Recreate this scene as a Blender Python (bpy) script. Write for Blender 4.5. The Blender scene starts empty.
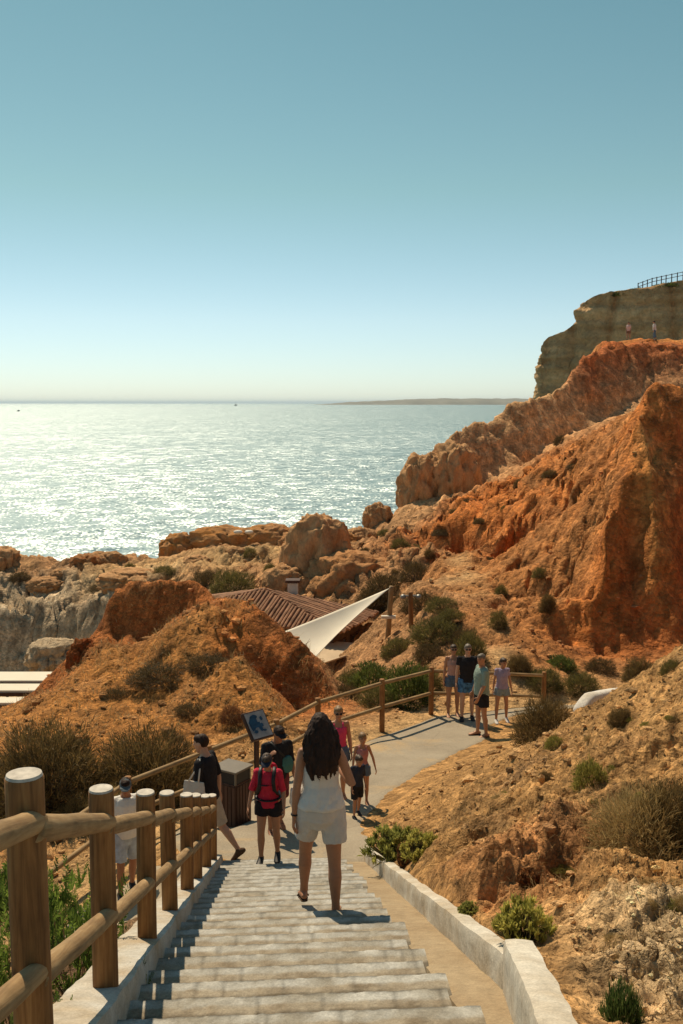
import bpy, bmesh, math, random
import numpy as np
from mathutils import Vector, Matrix
from mathutils.geometry import delaunay_2d_cdt

R = math.radians
scene = bpy.context.scene
COL = scene.collection
rng = np.random.default_rng(7)
random.seed(7)

# ------------------------------------------------------------------ camera frame
TH = math.atan(0.109)
ST, CT = math.sin(TH), math.cos(TH)
def P(px, py, y):
    """point of the place seen at photo pixel (px,py), y metres ahead of the camera"""
    u = (px - 341.5) / 1000.0; v = (512 - py) / 1000.0
    k = y / (CT + v * ST)
    return (u * k, y, (v * CT - ST) * k)
def rr(py):
    v = (512 - py) / 1000.0
    return (v * CT - ST) / (CT + v * ST)
SEA_Z = -16.0

# ------------------------------------------------------------------ numpy noise
_pr = np.random.default_rng(3)
_perm = _pr.permutation(256).astype(np.int64); _perm = np.concatenate([_perm, _perm, _perm])
_g = _pr.normal(size=(256, 3)); _g /= np.linalg.norm(_g, axis=1)[:, None]
def perlin(x, y, z):
    xi = np.floor(x).astype(np.int64); yi = np.floor(y).astype(np.int64); zi = np.floor(z).astype(np.int64)
    xf = x - xi; yf = y - yi; zf = z - zi
    xi &= 255; yi &= 255; zi &= 255
    u = xf**3 * (xf * (xf * 6 - 15) + 10); v = yf**3 * (yf * (yf * 6 - 15) + 10); w = zf**3 * (zf * (zf * 6 - 15) + 10)
    out = 0
    for dx in (0, 1):
        wx = u if dx else 1 - u
        a = _perm[xi + dx]
        for dy in (0, 1):
            wy = v if dy else 1 - v
            b = _perm[a + yi + dy]
            for dz in (0, 1):
                wz = w if dz else 1 - w
                g = _g[_perm[b + zi + dz]]
                out = out + wx * wy * wz * (g[:, 0] * (xf - dx) + g[:, 1] * (yf - dy) + g[:, 2] * (zf - dz))
    return out * 1.5
def fbm(x, y, z, oct=4, gain=0.5, lac=2.03, ridged=False):
    s = 0; a = 1.0; tot = 0
    for i in range(oct):
        n = perlin(x + 17.3 * i, y - 9.1 * i, z + 5.7 * i)
        if ridged: n = 1 - 2 * np.abs(n)
        s = s + a * n; tot += a; a *= gain; x = x * lac; y = y * lac; z = z * lac
    return s / tot

# ------------------------------------------------------------------ mesh helpers
def mesh_from_arrays(name, V, F, smooth=True):
    """V (n,3); F list/array of quads or tris (uniform width)"""
    V = np.asarray(V, dtype=np.float32); F = np.asarray(F, dtype=np.int32)
    me = bpy.data.meshes.new(name)
    k = F.shape[1]
    me.vertices.add(len(V)); me.vertices.foreach_set('co', V.ravel())
    me.loops.add(F.size); me.loops.foreach_set('vertex_index', F.ravel())
    me.polygons.add(len(F))
    me.polygons.foreach_set('loop_start', np.arange(0, F.size, k, dtype=np.int32))
    me.polygons.foreach_set('use_smooth', np.full(len(F), smooth, dtype=bool))
    me.update(calc_edges=True); me.validate()
    return me
def set_col(me, C, name='Col'):
    C = np.asarray(C, dtype=np.float32)
    if C.shape[1] == 3: C = np.concatenate([C, np.ones((len(C), 1), np.float32)], 1)
    a = me.color_attributes.new(name, 'FLOAT_COLOR', 'POINT')
    a.data.foreach_set('color', C.ravel())
def link(name, me, mat=None, parent=None):
    o = bpy.data.objects.new(name, me); COL.objects.link(o)
    if mat is not None:
        me.materials.clear(); me.materials.append(mat)
    if parent is not None: o.parent = parent
    return o
def empty(name, loc=(0, 0, 0), rz=0.0):
    o = bpy.data.objects.new(name, None); COL.objects.link(o)
    o.location = loc; o.rotation_euler = (0, 0, rz); o.empty_display_size = 0.2
    return o
def tag(o, label=None, cat=None, group=None, kind=None):
    if label: o['label'] = label
    if cat: o['category'] = cat
    if group: o['group'] = group
    if kind: o['kind'] = kind
    return o

class MB:
    """collects shapes into one mesh"""
    def __init__(s): s.V = []; s.F = []; s.n = 0
    def add(s, V, F):
        V = [tuple(v) for v in V]
        s.V += V; s.F += [tuple(i + s.n for i in f) for f in F]; s.n += len(V)
    def box(s, c, size, M=None):
        hx, hy, hz = size[0] / 2, size[1] / 2, size[2] / 2
        V = [Vector((x, y, z)) for x in (-hx, hx) for y in (-hy, hy) for z in (-hz, hz)]
        if M is not None: V = [M @ v for v in V]
        V = [v + Vector(c) for v in V]
        s.add(V, [(0, 1, 3, 2), (4, 6, 7, 5), (0, 4, 5, 1), (2, 3, 7, 6), (0, 2, 6, 4), (1, 5, 7, 3)])
    def tube(s, pts, rad, segs=12, lat=(1, 0, 0), cap=True, round_caps=False):
        pts = [Vector(p) for p in pts]
        rad = [(r, r) if not isinstance(r, (tuple, list)) else r for r in rad]
        if round_caps:
            t0 = (pts[0] - pts[1]).normalized(); t1 = (pts[-1] - pts[-2]).normalized()
            a0, b0 = rad[0]; a1, b1 = rad[-1]
            m0 = min(a0, b0); m1 = min(a1, b1)
            pts = [pts[0] + t0 * m0 * .85, pts[0] + t0 * m0 * .5] + pts + [pts[-1] + t1 * m1 * .5, pts[-1] + t1 * m1 * .85]
            rad = [(a0 * .45, b0 * .45), (a0 * .85, b0 * .85)] + rad + [(a1 * .85, b1 * .85), (a1 * .45, b1 * .45)]
        rings = []; lat = Vector(lat); V = []
        n = len(pts)
        for i in range(n):
            t = (pts[min(i + 1, n - 1)] - pts[max(i - 1, 0)])
            t = t.normalized() if t.length > 1e-9 else Vector((0, 0, 1))
            e1 = lat - t * lat.dot(t)
            if e1.length < 1e-3:
                q = Vector((0, 1, 0)); e1 = q - t * q.dot(t)
            e1.normalize(); e2 = t.cross(e1)
            for j in range(segs):
                ph = 2 * math.pi * j / segs
                V.append(pts[i] + e1 * (rad[i][0] * math.cos(ph)) + e2 * (rad[i][1] * math.sin(ph)))
        F = []
        for i in range(n - 1):
            for j in range(segs):
                a = i * segs + j; b = i * segs + (j + 1) % segs
                F.append((a, b, b + segs, a + segs))
        if cap:
            F.append(tuple(range(segs - 1, -1, -1))); F.append(tuple((n - 1) * segs + j for j in range(segs)))
        s.add(V, F)
    def ellipsoid(s, c, r, M=None, nu=16, nv=10):
        V = []; F = []
        for i in range(nv + 1):
            th = math.pi * i / nv
            th = min(max(th, 0.05), math.pi - 0.05)
            for j in range(nu):
                ph = 2 * math.pi * j / nu
                v = Vector((r[0] * math.sin(th) * math.cos(ph), r[1] * math.sin(th) * math.sin(ph), r[2] * math.cos(th)))
                if M is not None: v = M @ v
                V.append(v + Vector(c))
        for i in range(nv):
            for j in range(nu):
                a = i * nu + j; b = i * nu + (j + 1) % nu
                F.append((a, a + nu, b + nu, b))
        F.append(tuple(range(nu))); F.append(tuple(nv * nu + j for j in range(nu - 1, -1, -1)))
        s.add(V, F)
    def mesh(s, name, smooth=False):
        me = bpy.data.meshes.new(name)
        me.from_pydata(s.V, [], s.F); me.update()
        if smooth: me.polygons.foreach_set('use_smooth', [True] * len(me.polygons))
        return me
    def build(s, name, mat=None, parent=None, smooth=False):
        return link(name, s.mesh(name, smooth), mat, parent)

def bevelled(me, w=0.01, seg=2):
    bm = bmesh.new(); bm.from_mesh(me)
    bmesh.ops.recalc_face_normals(bm, faces=bm.faces)
    bmesh.ops.bevel(bm, geom=list(bm.edges), offset=w, segments=seg, profile=0.5, affect='EDGES', clamp_overlap=True)
    bm.to_mesh(me); bm.free(); return me

def voxel(mb, name, size, smooth_it=4, disp=None):
    me0 = mb.mesh('tmp')
    bm = bmesh.new(); bm.from_mesh(me0); bmesh.ops.recalc_face_normals(bm, faces=bm.faces); bm.to_mesh(me0); bm.free()
    ob = bpy.data.objects.new('tmp', me0); COL.objects.link(ob)
    m = ob.modifiers.new('r', 'REMESH'); m.mode = 'VOXEL'; m.voxel_size = size; m.use_smooth_shade = True
    if smooth_it:
        q = ob.modifiers.new('s', 'SMOOTH'); q.factor = 0.5; q.iterations = smooth_it
    dg = bpy.context.evaluated_depsgraph_get()
    me = bpy.data.meshes.new_from_object(ob.evaluated_get(dg)); me.name = name
    bpy.data.objects.remove(ob); bpy.data.meshes.remove(me0)
    n = len(me.vertices); co = np.empty(n * 3, np.float32); me.vertices.foreach_get('co', co); co = co.reshape(-1, 3).astype(float)
    if disp is not None:
        nr = np.empty(n * 3, np.float32); me.vertices.foreach_get('normal', nr); nr = nr.reshape(-1, 3)
        co = co + nr * disp(co)[:, None]
        me.vertices.foreach_set('co', co.astype(np.float32).ravel()); me.update()
    me.polygons.foreach_set('use_smooth', [True] * len(me.polygons))
    return me, co

# ------------------------------------------------------------------ materials
def nodes(name):
    m = bpy.data.materials.new(name); m.use_nodes = True
    nt = m.node_tree; b = nt.nodes['Principled BSDF']
    return m, nt, b
def N(nt, typ, **kw):
    n = nt.nodes.new(typ)
    for k, v in kw.items():
        if k in n.inputs: n.inputs[k].default_value = v
        else: setattr(n, k, v)
    return n
def mixrgb(nt, a, b, fac, blend='MIX'):
    n = nt.nodes.new('ShaderNodeMix'); n.data_type = 'RGBA'; n.blend_type = blend
    for sock, v in ((6, a), (7, b), (0, fac)):
        if hasattr(v, 'links'): nt.links.new(v, n.inputs[sock])
        else: n.inputs[sock].default_value = v if sock == 0 else (*v[:3], 1)
    return n.outputs[2]
def ramp(nt, src, stops):
    n = nt.nodes.new('ShaderNodeValToRGB'); e = n.color_ramp.elements
    while len(e) < len(stops): e.new(0.5)
    for el, (p, c) in zip(e, stops): el.position = p; el.color = (*c, 1) if len(c) == 3 else c
    nt.links.new(src, n.inputs[0]); return n.outputs[0]
def grey(v): return (v, v, v)
def mapping(nt, scale=(1, 1, 1), coord='Object'):
    t = N(nt, 'ShaderNodeTexCoord'); mp = N(nt, 'ShaderNodeMapping'); mp.inputs['Scale'].default_value = scale
    nt.links.new(t.outputs[coord], mp.inputs[0]); return mp.outputs[0]
def noise(nt, vec, scale, detail=5, rough=0.6, dist=0.0):
    n = N(nt, 'ShaderNodeTexNoise'); n.inputs['Scale'].default_value = scale; n.inputs['Detail'].default_value = detail
    n.inputs['Roughness'].default_value = rough; n.inputs['Distortion'].default_value = dist
    if vec is not None: nt.links.new(vec, n.inputs['Vector'])
    return n.outputs[0]
def bump(nt, b, h, strength, dist):
    n = N(nt, 'ShaderNodeBump'); n.inputs['Strength'].default_value = strength; n.inputs['Distance'].default_value = dist
    nt.links.new(h, n.inputs['Height'])
    nt.links.new(n.outputs[0], b.inputs['Normal']); return n
def simple(name, col, rough=0.7, var=0.25, scale=8.0, bscale=40.0, bstr=0.3, bdist=0.01, stretch=(1, 1, 1), metal=0, spec=0.3):
    m, nt, b = nodes(name)
    v = mapping(nt, stretch)
    n1 = noise(nt, v, scale)
    c0 = tuple(c * (1 - var) for c in col); c1 = tuple(min(1, c * (1 + var)) for c in col)
    nt.links.new(ramp(nt, n1, [(0.3, c0), (0.7, c1)]), b.inputs['Base Color'])
    b.inputs['Roughness'].default_value = rough; b.inputs['Metallic'].default_value = metal
    b.inputs['Specular IOR Level'].default_value = spec
    if bstr: bump(nt, b, noise(nt, v, bscale), bstr, bdist)
    return m
def attr_mat(name, rough=0.9, scale=6.0, var=(0.75, 1.2), bumps=((9.0, 0.6, 0.06), (60.0, 0.5, 0.012)), spec=0.15, clods=None):
    """colour from the mesh's own albedo attribute, broken up by procedural noise and bump"""
    m, nt, b = nodes(name)
    a = N(nt, 'ShaderNodeVertexColor'); a.layer_name = 'Col'
    v = mapping(nt)
    n1 = noise(nt, v, scale, 8, 0.7)
    n2 = noise(nt, v, scale * 6.3, 4, 0.7)
    c = mixrgb(nt, a.outputs[0], ramp(nt, n1, [(0.3, grey(var[0])), (0.7, grey(var[1]))]), 1.0, 'MULTIPLY')
    c = mixrgb(nt, c, ramp(nt, n2, [(0.3, grey(0.78)), (0.7, grey(1.2))]), 1.0, 'MULTIPLY')
    nt.links.new(c, b.inputs['Base Color'])
    b.inputs['Roughness'].default_value = rough; b.inputs['Specular IOR Level'].default_value = spec
    prev = None
    if clods:
        for sc_, di_ in clods:
            vo = N(nt, 'ShaderNodeTexVoronoi'); vo.inputs['Scale'].default_value = sc_
            mv = N(nt, 'ShaderNodeVectorMath', operation='ADD'); nt.links.new(v, mv.inputs[0]); nz_ = N(nt, 'ShaderNodeTexNoise'); nz_.inputs['Scale'].default_value = sc_ * .7; nz_.inputs['Detail'].default_value = 3
            nt.links.new(v, nz_.inputs['Vector']); ms = N(nt, 'ShaderNodeVectorMath', operation='MULTIPLY'); nt.links.new(nz_.outputs['Color'], ms.inputs[0]); ms.inputs[1].default_value = (.9 / sc_,) * 3; nt.links.new(ms.outputs[0], mv.inputs[1])
            nt.links.new(mv.outputs[0], vo.inputs['Vector'])
            bn = N(nt, 'ShaderNodeBump'); bn.invert = True; bn.inputs['Strength'].default_value = .8; bn.inputs['Distance'].default_value = di_
            nt.links.new(vo.outputs['Distance'], bn.inputs['Height'])
            if prev: nt.links.new(prev.outputs[0], bn.inputs['Normal'])
            prev = bn
            vr = N(nt, 'ShaderNodeSeparateColor'); nt.links.new(vo.outputs['Color'], vr.inputs[0])
            c = mixrgb(nt, c, ramp(nt, vr.outputs[0], [(.1, grey(.82)), (.9, grey(1.18))]), 1.0, 'MULTIPLY')
        nt.links.new(c, b.inputs['Base Color'])
    for sc_, st_, di_ in bumps:
        bn = N(nt, 'ShaderNodeBump'); bn.inputs['Strength'].default_value = st_; bn.inputs['Distance'].default_value = di_
        nt.links.new(noise(nt, v, sc_, 6, 0.65), bn.inputs['Height'])
        if prev: nt.links.new(prev.outputs[0], bn.inputs['Normal'])
        prev = bn
    if prev: nt.links.new(prev.outputs[0], b.inputs['Normal'])
    return m
def leaf_mat(name, trans=0.35):
    m, nt, b = nodes(name)
    a = N(nt, 'ShaderNodeVertexColor'); a.layer_name = 'Col'
    nt.links.new(a.outputs[0], b.inputs['Base Color']); b.inputs['Roughness'].default_value = 0.65
    b.inputs['Specular IOR Level'].default_value = 0.25
    t = N(nt, 'ShaderNodeBsdfTranslucent'); nt.links.new(a.outputs[0], t.inputs[0])
    mx = N(nt, 'ShaderNodeMixShader'); mx.inputs[0].default_value = trans
    nt.links.new(b.outputs[0], mx.inputs[1]); nt.links.new(t.outputs[0], mx.inputs[2])
    nt.links.new(mx.outputs[0], nt.nodes['Material Output'].inputs[0])
    return m

def wood_mat(name, c0, c1, c2):
    m, nt, b = nodes(name)
    v = mapping(nt, (1, 1, 0.06))
    g = noise(nt, v, 38, 6, 0.65, 0.6)
    v2 = mapping(nt, (1, 1, 0.6)); big = noise(nt, v2, 4.5, 4, 0.6)
    c = ramp(nt, g, [(0.28, c0), (0.5, c1), (0.72, c2)])
    c = mixrgb(nt, c, ramp(nt, big, [(0.3, grey(0.62)), (0.7, grey(1.15))]), 1.0, 'MULTIPLY')
    kn = N(nt, 'ShaderNodeTexVoronoi'); kn.inputs['Scale'].default_value = 5.0
    nt.links.new(mapping(nt, (1, 1, 0.55)), kn.inputs['Vector'])
    c = mixrgb(nt, c, ramp(nt, kn.outputs['Distance'], [(0.05, grey(0.35)), (0.12, grey(1.0))]), 1.0, 'MULTIPLY')
    nt.links.new(c, b.inputs['Base Color']); b.inputs['Roughness'].default_value = 0.75; b.inputs['Specular IOR Level'].default_value = 0.25
    bump(nt, b, g, 0.45, 0.006)
    return m

M = {}
M['terrain'] = attr_mat('earth and rock', 0.95, 1.4, (0.62, 1.3), ((2.6, 0.7, 0.16), (9.0, 0.8, 0.07), (42.0, 0.7, 0.016)), clods=((5.0, .09), (17.0, .022), (48.0, .006)))
M['cliff'] = attr_mat('eroded clay cliff', 0.95, 1.1, (0.66, 1.28), ((1.6, 0.7, 0.20), (7.0, 0.7, 0.07), (30.0, 0.5, 0.014)), clods=((3.2, .07), (10.0, .035)))
M['rock'] = attr_mat('coastal rock', 0.95, 2.2, (0.65, 1.25), ((2.5, 0.8, 0.18), (10.0, 0.7, 0.06)))
M['headland'] = attr_mat('far cliff rock', 0.95, 0.35, (0.7, 1.25), ((0.5, 0.9, 0.7), (2.0, 0.7, 0.2)))
M['stone'] = attr_mat('limewashed stone', 0.9, 14.0, (0.78, 1.15), ((18.0, 0.6, 0.012), (90.0, 0.5, 0.004)))
M['leaf'] = leaf_mat('foliage', .52)
M['twig'] = leaf_mat('dry twigs', 0.38)
M['post'] = wood_mat('round post wood', (0.14, 0.06, 0.02), (0.32, 0.145, 0.048), (0.45, 0.225, 0.08))
M['rail'] = wood_mat('weathered rail wood', (0.20, 0.115, 0.05), (0.34, 0.215, 0.098), (0.45, 0.31, 0.16))
M['cap'] = simple('sun bleached post end', (0.55, 0.5, 0.43), 0.85, 0.25, 25, 90, 0.4, 0.003)
M['darkwood'] = simple('dark brown timber', (0.07, 0.032, 0.02), 0.6, 0.3, 12, 60, 0.3, 0.004, (1, 1, .1))
M['whitewash'] = simple('whitewashed plaster', (0.66, 0.62, 0.54), 0.9, 0.14, 5, 30, 0.5, 0.01)
M['canvas'] = simple('cream sail canvas', (0.72, 0.66, 0.54), 0.85, 0.05, 1.5, 120, 0.1, 0.002)
M['concrete'] = simple('sandy concrete', (0.36, 0.29, 0.20), 0.92, 0.14, 2.2, 30, 0.35, 0.01)
def path_mat():
    m, nt, b = nodes('dusty grey path'); v = mapping(nt)
    c = ramp(nt, noise(nt, v, 1.1, 6, .65), [(.3, (.27, .225, .165)), (.7, (.37, .315, .235))])
    c = mixrgb(nt, c, (.46, .32, .17), ramp(nt, noise(nt, v, .55, 5, .7, .4), [(.52, grey(0)), (.66, grey(.75))]))
    c = mixrgb(nt, c, ramp(nt, noise(nt, v, 45, 3, .7), [(.3, grey(.78)), (.7, grey(1.2))]), 1.0, 'MULTIPLY')
    vo = N(nt, 'ShaderNodeTexVoronoi'); vo.feature = 'DISTANCE_TO_EDGE'; vo.inputs['Scale'].default_value = .55; nt.links.new(v, vo.inputs['Vector'])
    c = mixrgb(nt, c, ramp(nt, vo.outputs['Distance'], [(.0, grey(.86)), (.006, grey(1))]), 1.0, 'MULTIPLY')
    nt.links.new(c, b.inputs['Base Color']); b.inputs['Roughness'].default_value = .95; b.inputs['Specular IOR Level'].default_value = .12
    bump(nt, b, noise(nt, v, 60, 4, .7), .5, .006); return m
M['asphalt'] = path_mat()
M['metal'] = simple('grey metal', (0.25, 0.24, 0.22), 0.45, 0.15, 9, 50, 0.1, 0.001, metal=0.6)
M['black'] = simple('black plastic', (0.018, 0.017, 0.018), 0.5, 0.2, 9, 60, 0.1, 0.001)
M['steel'] = simple('brushed top plate', (0.17, 0.14, 0.105), 0.5, 0.1, 9, 60, 0.1, 0.001)
def cloth(name, col, var=0.14): return simple(name, col, 0.9, var, 14, 20, 0.55, 0.03, spec=0.15)
M['skin'] = attr_mat('skin', 0.55, 30, (0.94, 1.06), ((120, 0.12, 0.001),), 0.35)
M['hair_dark'] = simple('dark brown hair', (0.030, 0.014, 0.008), 0.62, 0.6, 40, 190, 0.6, 0.004, (1, 1, .10), spec=0.2)
M['hair_brown'] = simple('brown hair', (0.055, 0.032, 0.018), 0.55, 0.4, 30, 120, 0.5, 0.004, (1, 1, .15))
M['hair_blond'] = simple('fair hair', (0.22, 0.13, 0.06), 0.55, 0.35, 30, 120, 0.5, 0.004, (1, 1, .15))
M['hair_grey'] = simple('greying hair', (0.16, 0.13, 0.10), 0.55, 0.35, 30, 120, 0.5, 0.004, (1, 1, .15))

# ================================================================== PLACE GEOMETRY
SL = 0.388                                    # stair slope
def xk(y): return -0.795 - 0.066 * y           # fence line on the kerb
def stair_z(y): return -(1.08 + SL * y)       # plane through the step noses
def path_z(y): return np.where(np.asarray(y) < 21.5, -4.39 - 0.125 * np.asarray(y), -7.08)
def PP(px, py):                               # point of the path plane seen at px,py
    r = rr(py); y = -4.39 / (r + 0.125)
    if y > 21.5 or y < 0: y = -7.08 / r
    return P(px, py, y)

PAL = {'earth': (0.44, 0.185, 0.060), 'brown': (0.46, 0.255, 0.098), 'brownpale': (0.56, 0.40, 0.225), 'sand': (0.54, 0.345, 0.16), 'orange': (0.52, 0.172, 0.040),
       'ochre': (0.52, 0.225, 0.06), 'red': (0.46, 0.115, 0.029), 'rust': (0.42, 0.14, 0.038), 'buff': (0.46, 0.245, 0.11),
       'pink': (0.62, 0.35, 0.165), 'pale': (0.52, 0.395, 0.255), 'dry': (0.41, 0.18, 0.05), 'soil': (0.22, 0.13, 0.07),
       'rubble': (0.48, 0.23, 0.09)}
CP = []; CE = []
def cp(p, col, rough=0.3, reg='ground'):
    CP.append((p[0], p[1], p[2], col, rough, reg)); return len(CP) - 1
def line(pts, col, rough=0.3, reg='ground'):
    idx = [cp(p, col, rough, reg) for p in pts]
    CE.extend(zip(idx[:-1], idx[1:])); return idx
def LP(L, *a): return line([P(*q) for q in L], *a)
def PPs(L, *a): return [cp(P(*q), *a) for q in L]

# --- near right slope
G = 'ground'
PPs([(690, 1024, 3.9), (690, 950, 4.6), (690, 900, 5.2)], 'brownpale', .5, G)
PPs([(690, 800, 7.6), (690, 720, 10.2), (800, 900, 5.5), (800, 750, 9)], 'brown', .5, G)
PPs([(640, 965, 4.25), (640, 900, 5.3)], 'brownpale', .6, G)
PPs([(600, 905, 5.5), (600, 860, 6.6), (600, 800, 8.3), (600, 750, 10.4), (520, 790, 10.3), (555, 770, 11.6)], 'brown', .5, G)
LP([(455, 796, 13.5), (520, 760, 14.8), (560, 741, 15.2), (600, 714, 15.2), (640, 680, 14.6), (690, 646, 13.6), (800, 600, 13.6)], 'brown', .4, G)
PPs([(440, 850, 8.7), (440, 822, 10.8)], 'brown', .4, G)
LP([(470, 862, 7.0), (489, 824, 6.82), (515, 815, 6.86), (545, 822, 7.0), (572, 842, 7.0)], 'rubble', .5, G)
LP([(474, 904, 6.62), (488, 913, 6.58), (516, 905, 6.55), (550, 884, 6.66), (576, 868, 6.78)], 'rubble', .5, G)
line([(1.275 - .07 * y, y, stair_z(y) + .155) for y in (5.2, 5.6, 7, 8.5, 10, 11.5, 12.6)], 'brown', .12, G)
line([(x, y, stair_z(y) + .17) for x, y in ((.74, 2.3), (.82, 3.2), (.92, 4.2), (.965, 4.65))], 'brown', .12, G)
line([(1.10 - .07 * y, y, stair_z(y) - .45) for y in (5.0, 5.6, 7, 8.5, 10, 11.4, 12.0)], 'brown', .0, G)
line([(x, y, stair_z(y) - .45) for x, y in ((.5, .3), (.68, 2.3), (.80, 3.2), (.90, 4.2), (.94, 4.6))], 'brown', .0, G)
line([(-.55 - .066 * y, y, stair_z(y) - .45) for y in (0.3, 2.5, 5, 8, 11, 12.0)], 'brown', .0, G)
line([(-1.02 - .066 * y, y, stair_z(y) - .22) for y in (0.3, 2.5, 5, 8, 10.5, 12.0)], 'soil', .1, G)
line([(-1.9 - .066 * y, y, stair_z(y) - .75) for y in (0.3, 2.5, 5, 8, 10.5)], 'soil', .3, G)
for q in [(-3, 0.5, -2.3), (-4.5, 2, -3.4), (-4.5, 5, -4.5), (-5, 8, -5.9), (-4.6, 11, -6.9), (-9, 6, -5.5), (-9, 12, -7.3), (-12, 2, -4.5)]: cp(q, 'soil', .3, G)
for q in [(1.5, 0.5, -1.2), (3.5, 1, -.6), (2.2, 3.0, -1.9), (5, 4, -1.6)]: cp(q, 'brownpale', .3, G)
# --- path (flat)
path_R = [PP(365, 850), PP(395, 797), PP(440, 768), PP(482, 748), PP(508, 733), (3.9, 21.9, -7.08), (5.2, 22.6, -7.1), (7.5, 23.2, -7.15)]
path_L_ = [(-1.5, 12.3, -5.95), (-2.3, 12.7, -6.5), (-3.4, 12.6, -6.98)]
FA = P(382, 732, 20.7); FB = (-3.32, 15.0, -6.9); FC = (-4.35, 12.7, -7.1); FD = (-5.6, 9.9, -7.6); FE = P(431, 715, 22.3); FF = (4.9, 23.6, -7.25); FG = (7.2, 24.2, -7.4)
line(path_R, 'brown', .0, G)
for q in [(0.9, 12.55), (0.2, 12.55), (-.8, 12.5), (-1.35, 12.5)]: cp((q[0], q[1], -5.97 if q[0] > -1.2 else -6.05), 'brown', 0, G)
for q in [(-2.1, 14.2, -6.45), (-.6, 15.5, -6.45), (.4, 17.5, -6.6), (1.6, 20.2, -6.95), (2.6, 21.2, -7.05)]: cp(q, 'brown', 0, G)
line([(-2.35, 12.3, -6.5), (-3.3, 12.0, -7.0), (-3.7, 12.2, -7.12)], 'brown', 0, G)
cp((-2.75, 13.7, -6.92), 'brown', 0, G); cp((-2.05, 12.9, -6.06), 'brown', 0, G); cp((-1.9, 13.7, -6.16), 'brown', 0, G)
line([FG, FF, FE, FA, (-1.2, 17.9, -6.93), FB, FC, FD], 'sand', .05, G)
cp((8.5, 22.0, -6.6), 'brown', .2, G); cp((6.5, 20.3, -6.2), 'brown', .2, G); cp((5.2, 19.2, -6.2), 'brown', .2, G); cp((9.5, 18, -5.0), 'brown', .3, G)
PPs([(545, 742, 17.4)], 'brown', .2, G)
# --- mound behind the path fence
Mo = 'mound'
PPs([(60, 805, 16.6), (150, 792, 17.6), (0, 745, 19.5)], 'dry', .25, Mo)
PPs([(-60, 770, 19), (-60, 735, 24)], 'ochre', .3, Mo)
PPs([(200, 732, 19.6), (130, 702, 21.8), (60, 692, 23), (280, 722, 19.8)], 'dry', .3, Mo)
PPs([(100, 690, 22.6), (90, 668, 24)], 'ochre', .35, Mo)
ridge = [(-80, 736, 26), (0, 718, 26), (44, 694, 26), (66, 660, 26.6), (103, 622, 27.4), (110, 587, 27.4), (124, 574, 27.4), (190, 577, 27), (222, 598, 26)]
LP(ridge, 'rust', .22, Mo)
LP([(222, 598, 26.0), (248, 606, 24.4), (270, 620, 24.0), (300, 642, 23.8), (330, 688, 23.2), (347, 701, 23.4)], 'rust', .35, Mo)
LP([(106, 632, 27.0), (125, 638, 26.8), (150, 642, 26.6), (186, 612, 26.6), (214, 601, 25.9)], 'rust', .18, Mo)          # foot of the slab
LP([(110, 650, 25.2), (140, 655, 24.2), (165, 635, 24), (200, 615, 24.2), (246, 609, 24.4)], 'dry', .5, Mo)        # front hump crest
PPs([(155, 672, 23), (200, 668, 22.4), (240, 655, 22.2)], 'dry', .5, Mo)
LP([(244, 612, 24.1), (240, 640, 23.4), (228, 676, 22.7)], 'orange', .35, Mo)
LP([(232, 690, 22.4), (262, 714, 22.5), (300, 713, 22.5), (334, 706, 22.7)], 'rust', .2, Mo)
PPs([(285, 665, 23.1)], 'rust', .3, Mo)
# drop behind the mound
line([(x, y, z) for x, y, z in [(-16, 31, -11.5), (-9, 31, -10.5), (-5.5, 31.5, -9.8), (-2.8, 31, -9.2), (-.8, 28.5, -8.6), (.4, 26.3, -7.9)]], 'buff', .3, Mo)
line([(-18, 35, -14.6), (-9, 35, -14.4), (-6, 34, -11.6), (-4, 33.5, -10.4), (-1, 31.5, -9.4)], 'buff', .2, G)
# --- valley, building yard
PPs([(345, 705, 23.6), (400, 690, 26), (440, 672, 27.5)], 'buff', .2, G)
for q in [(.5, 30, -8.8), (1.0, 34, -8.7), (-1, 36, -10.3), (-5, 38, -10.5), (1.5, 38.5, -9.7), (-5, 44, -10.3), (1.8, 43, -8.6), (-7.5, 40, -11.5)]: cp(q, 'buff', .2, G)
PPs([(440, 640, 30), (470, 655, 27), (410, 650, 31)], 'buff', .2, G)
# trail
for q in [(505, 672, 24.8), (497, 650, 26.5), (490, 622, 30), (478, 595, 34), (466, 574, 37.5), (455, 560, 41)]:
    p = P(*q); cp(p, 'sand', .06, G); cp((p[0] - .75, p[1] + .2, p[2]), 'earth', .2, G); cp((p[0] + .75, p[1] + .2, p[2] + .1), 'earth', .25, G)
PPs([(440, 600, 33), (410, 592, 36)], 'buff', .3, G)
# --- coast plateau
Co = 'coast'
PPs([(380, 565, 46), (350, 548, 50), (430, 545, 46), (330, 585, 46)], 'buff', .5, Co)
PPs([(425, 528, 54), (395, 545, 53)], 'buff', .5, Co)
LP([(-80, 562, 62), (0, 560, 62), (30, 574, 60), (80, 560, 60), (110, 556, 62), (160, 562, 61), (190, 553, 60), (220, 548, 60), (290, 550, 60), (320, 549, 60), (350, 546, 60), (380, 532, 61), (402, 518, 61.5)], 'buff', .35, Co)
line([(-24, 66, -17.5), (-14, 66.5, -17.5), (-8, 66, -17.5), (0, 66, -17.5), (2.2, 66, -17.2), (4.2, 66, -15)], 'buff', .3, Co)
line([(-45, 80, -19), (0, 80, -19), (8, 80, -19)], 'buff', .1, Co)
PPs([(100, 578, 57), (200, 562, 56), (260, 548, 57), (300, 552, 56)], 'sand', .3, Co)
PPs([(150, 590, 52), (230, 585, 50), (290, 588, 48), (250, 600, 45.5)], 'buff', .5, Co)
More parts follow.
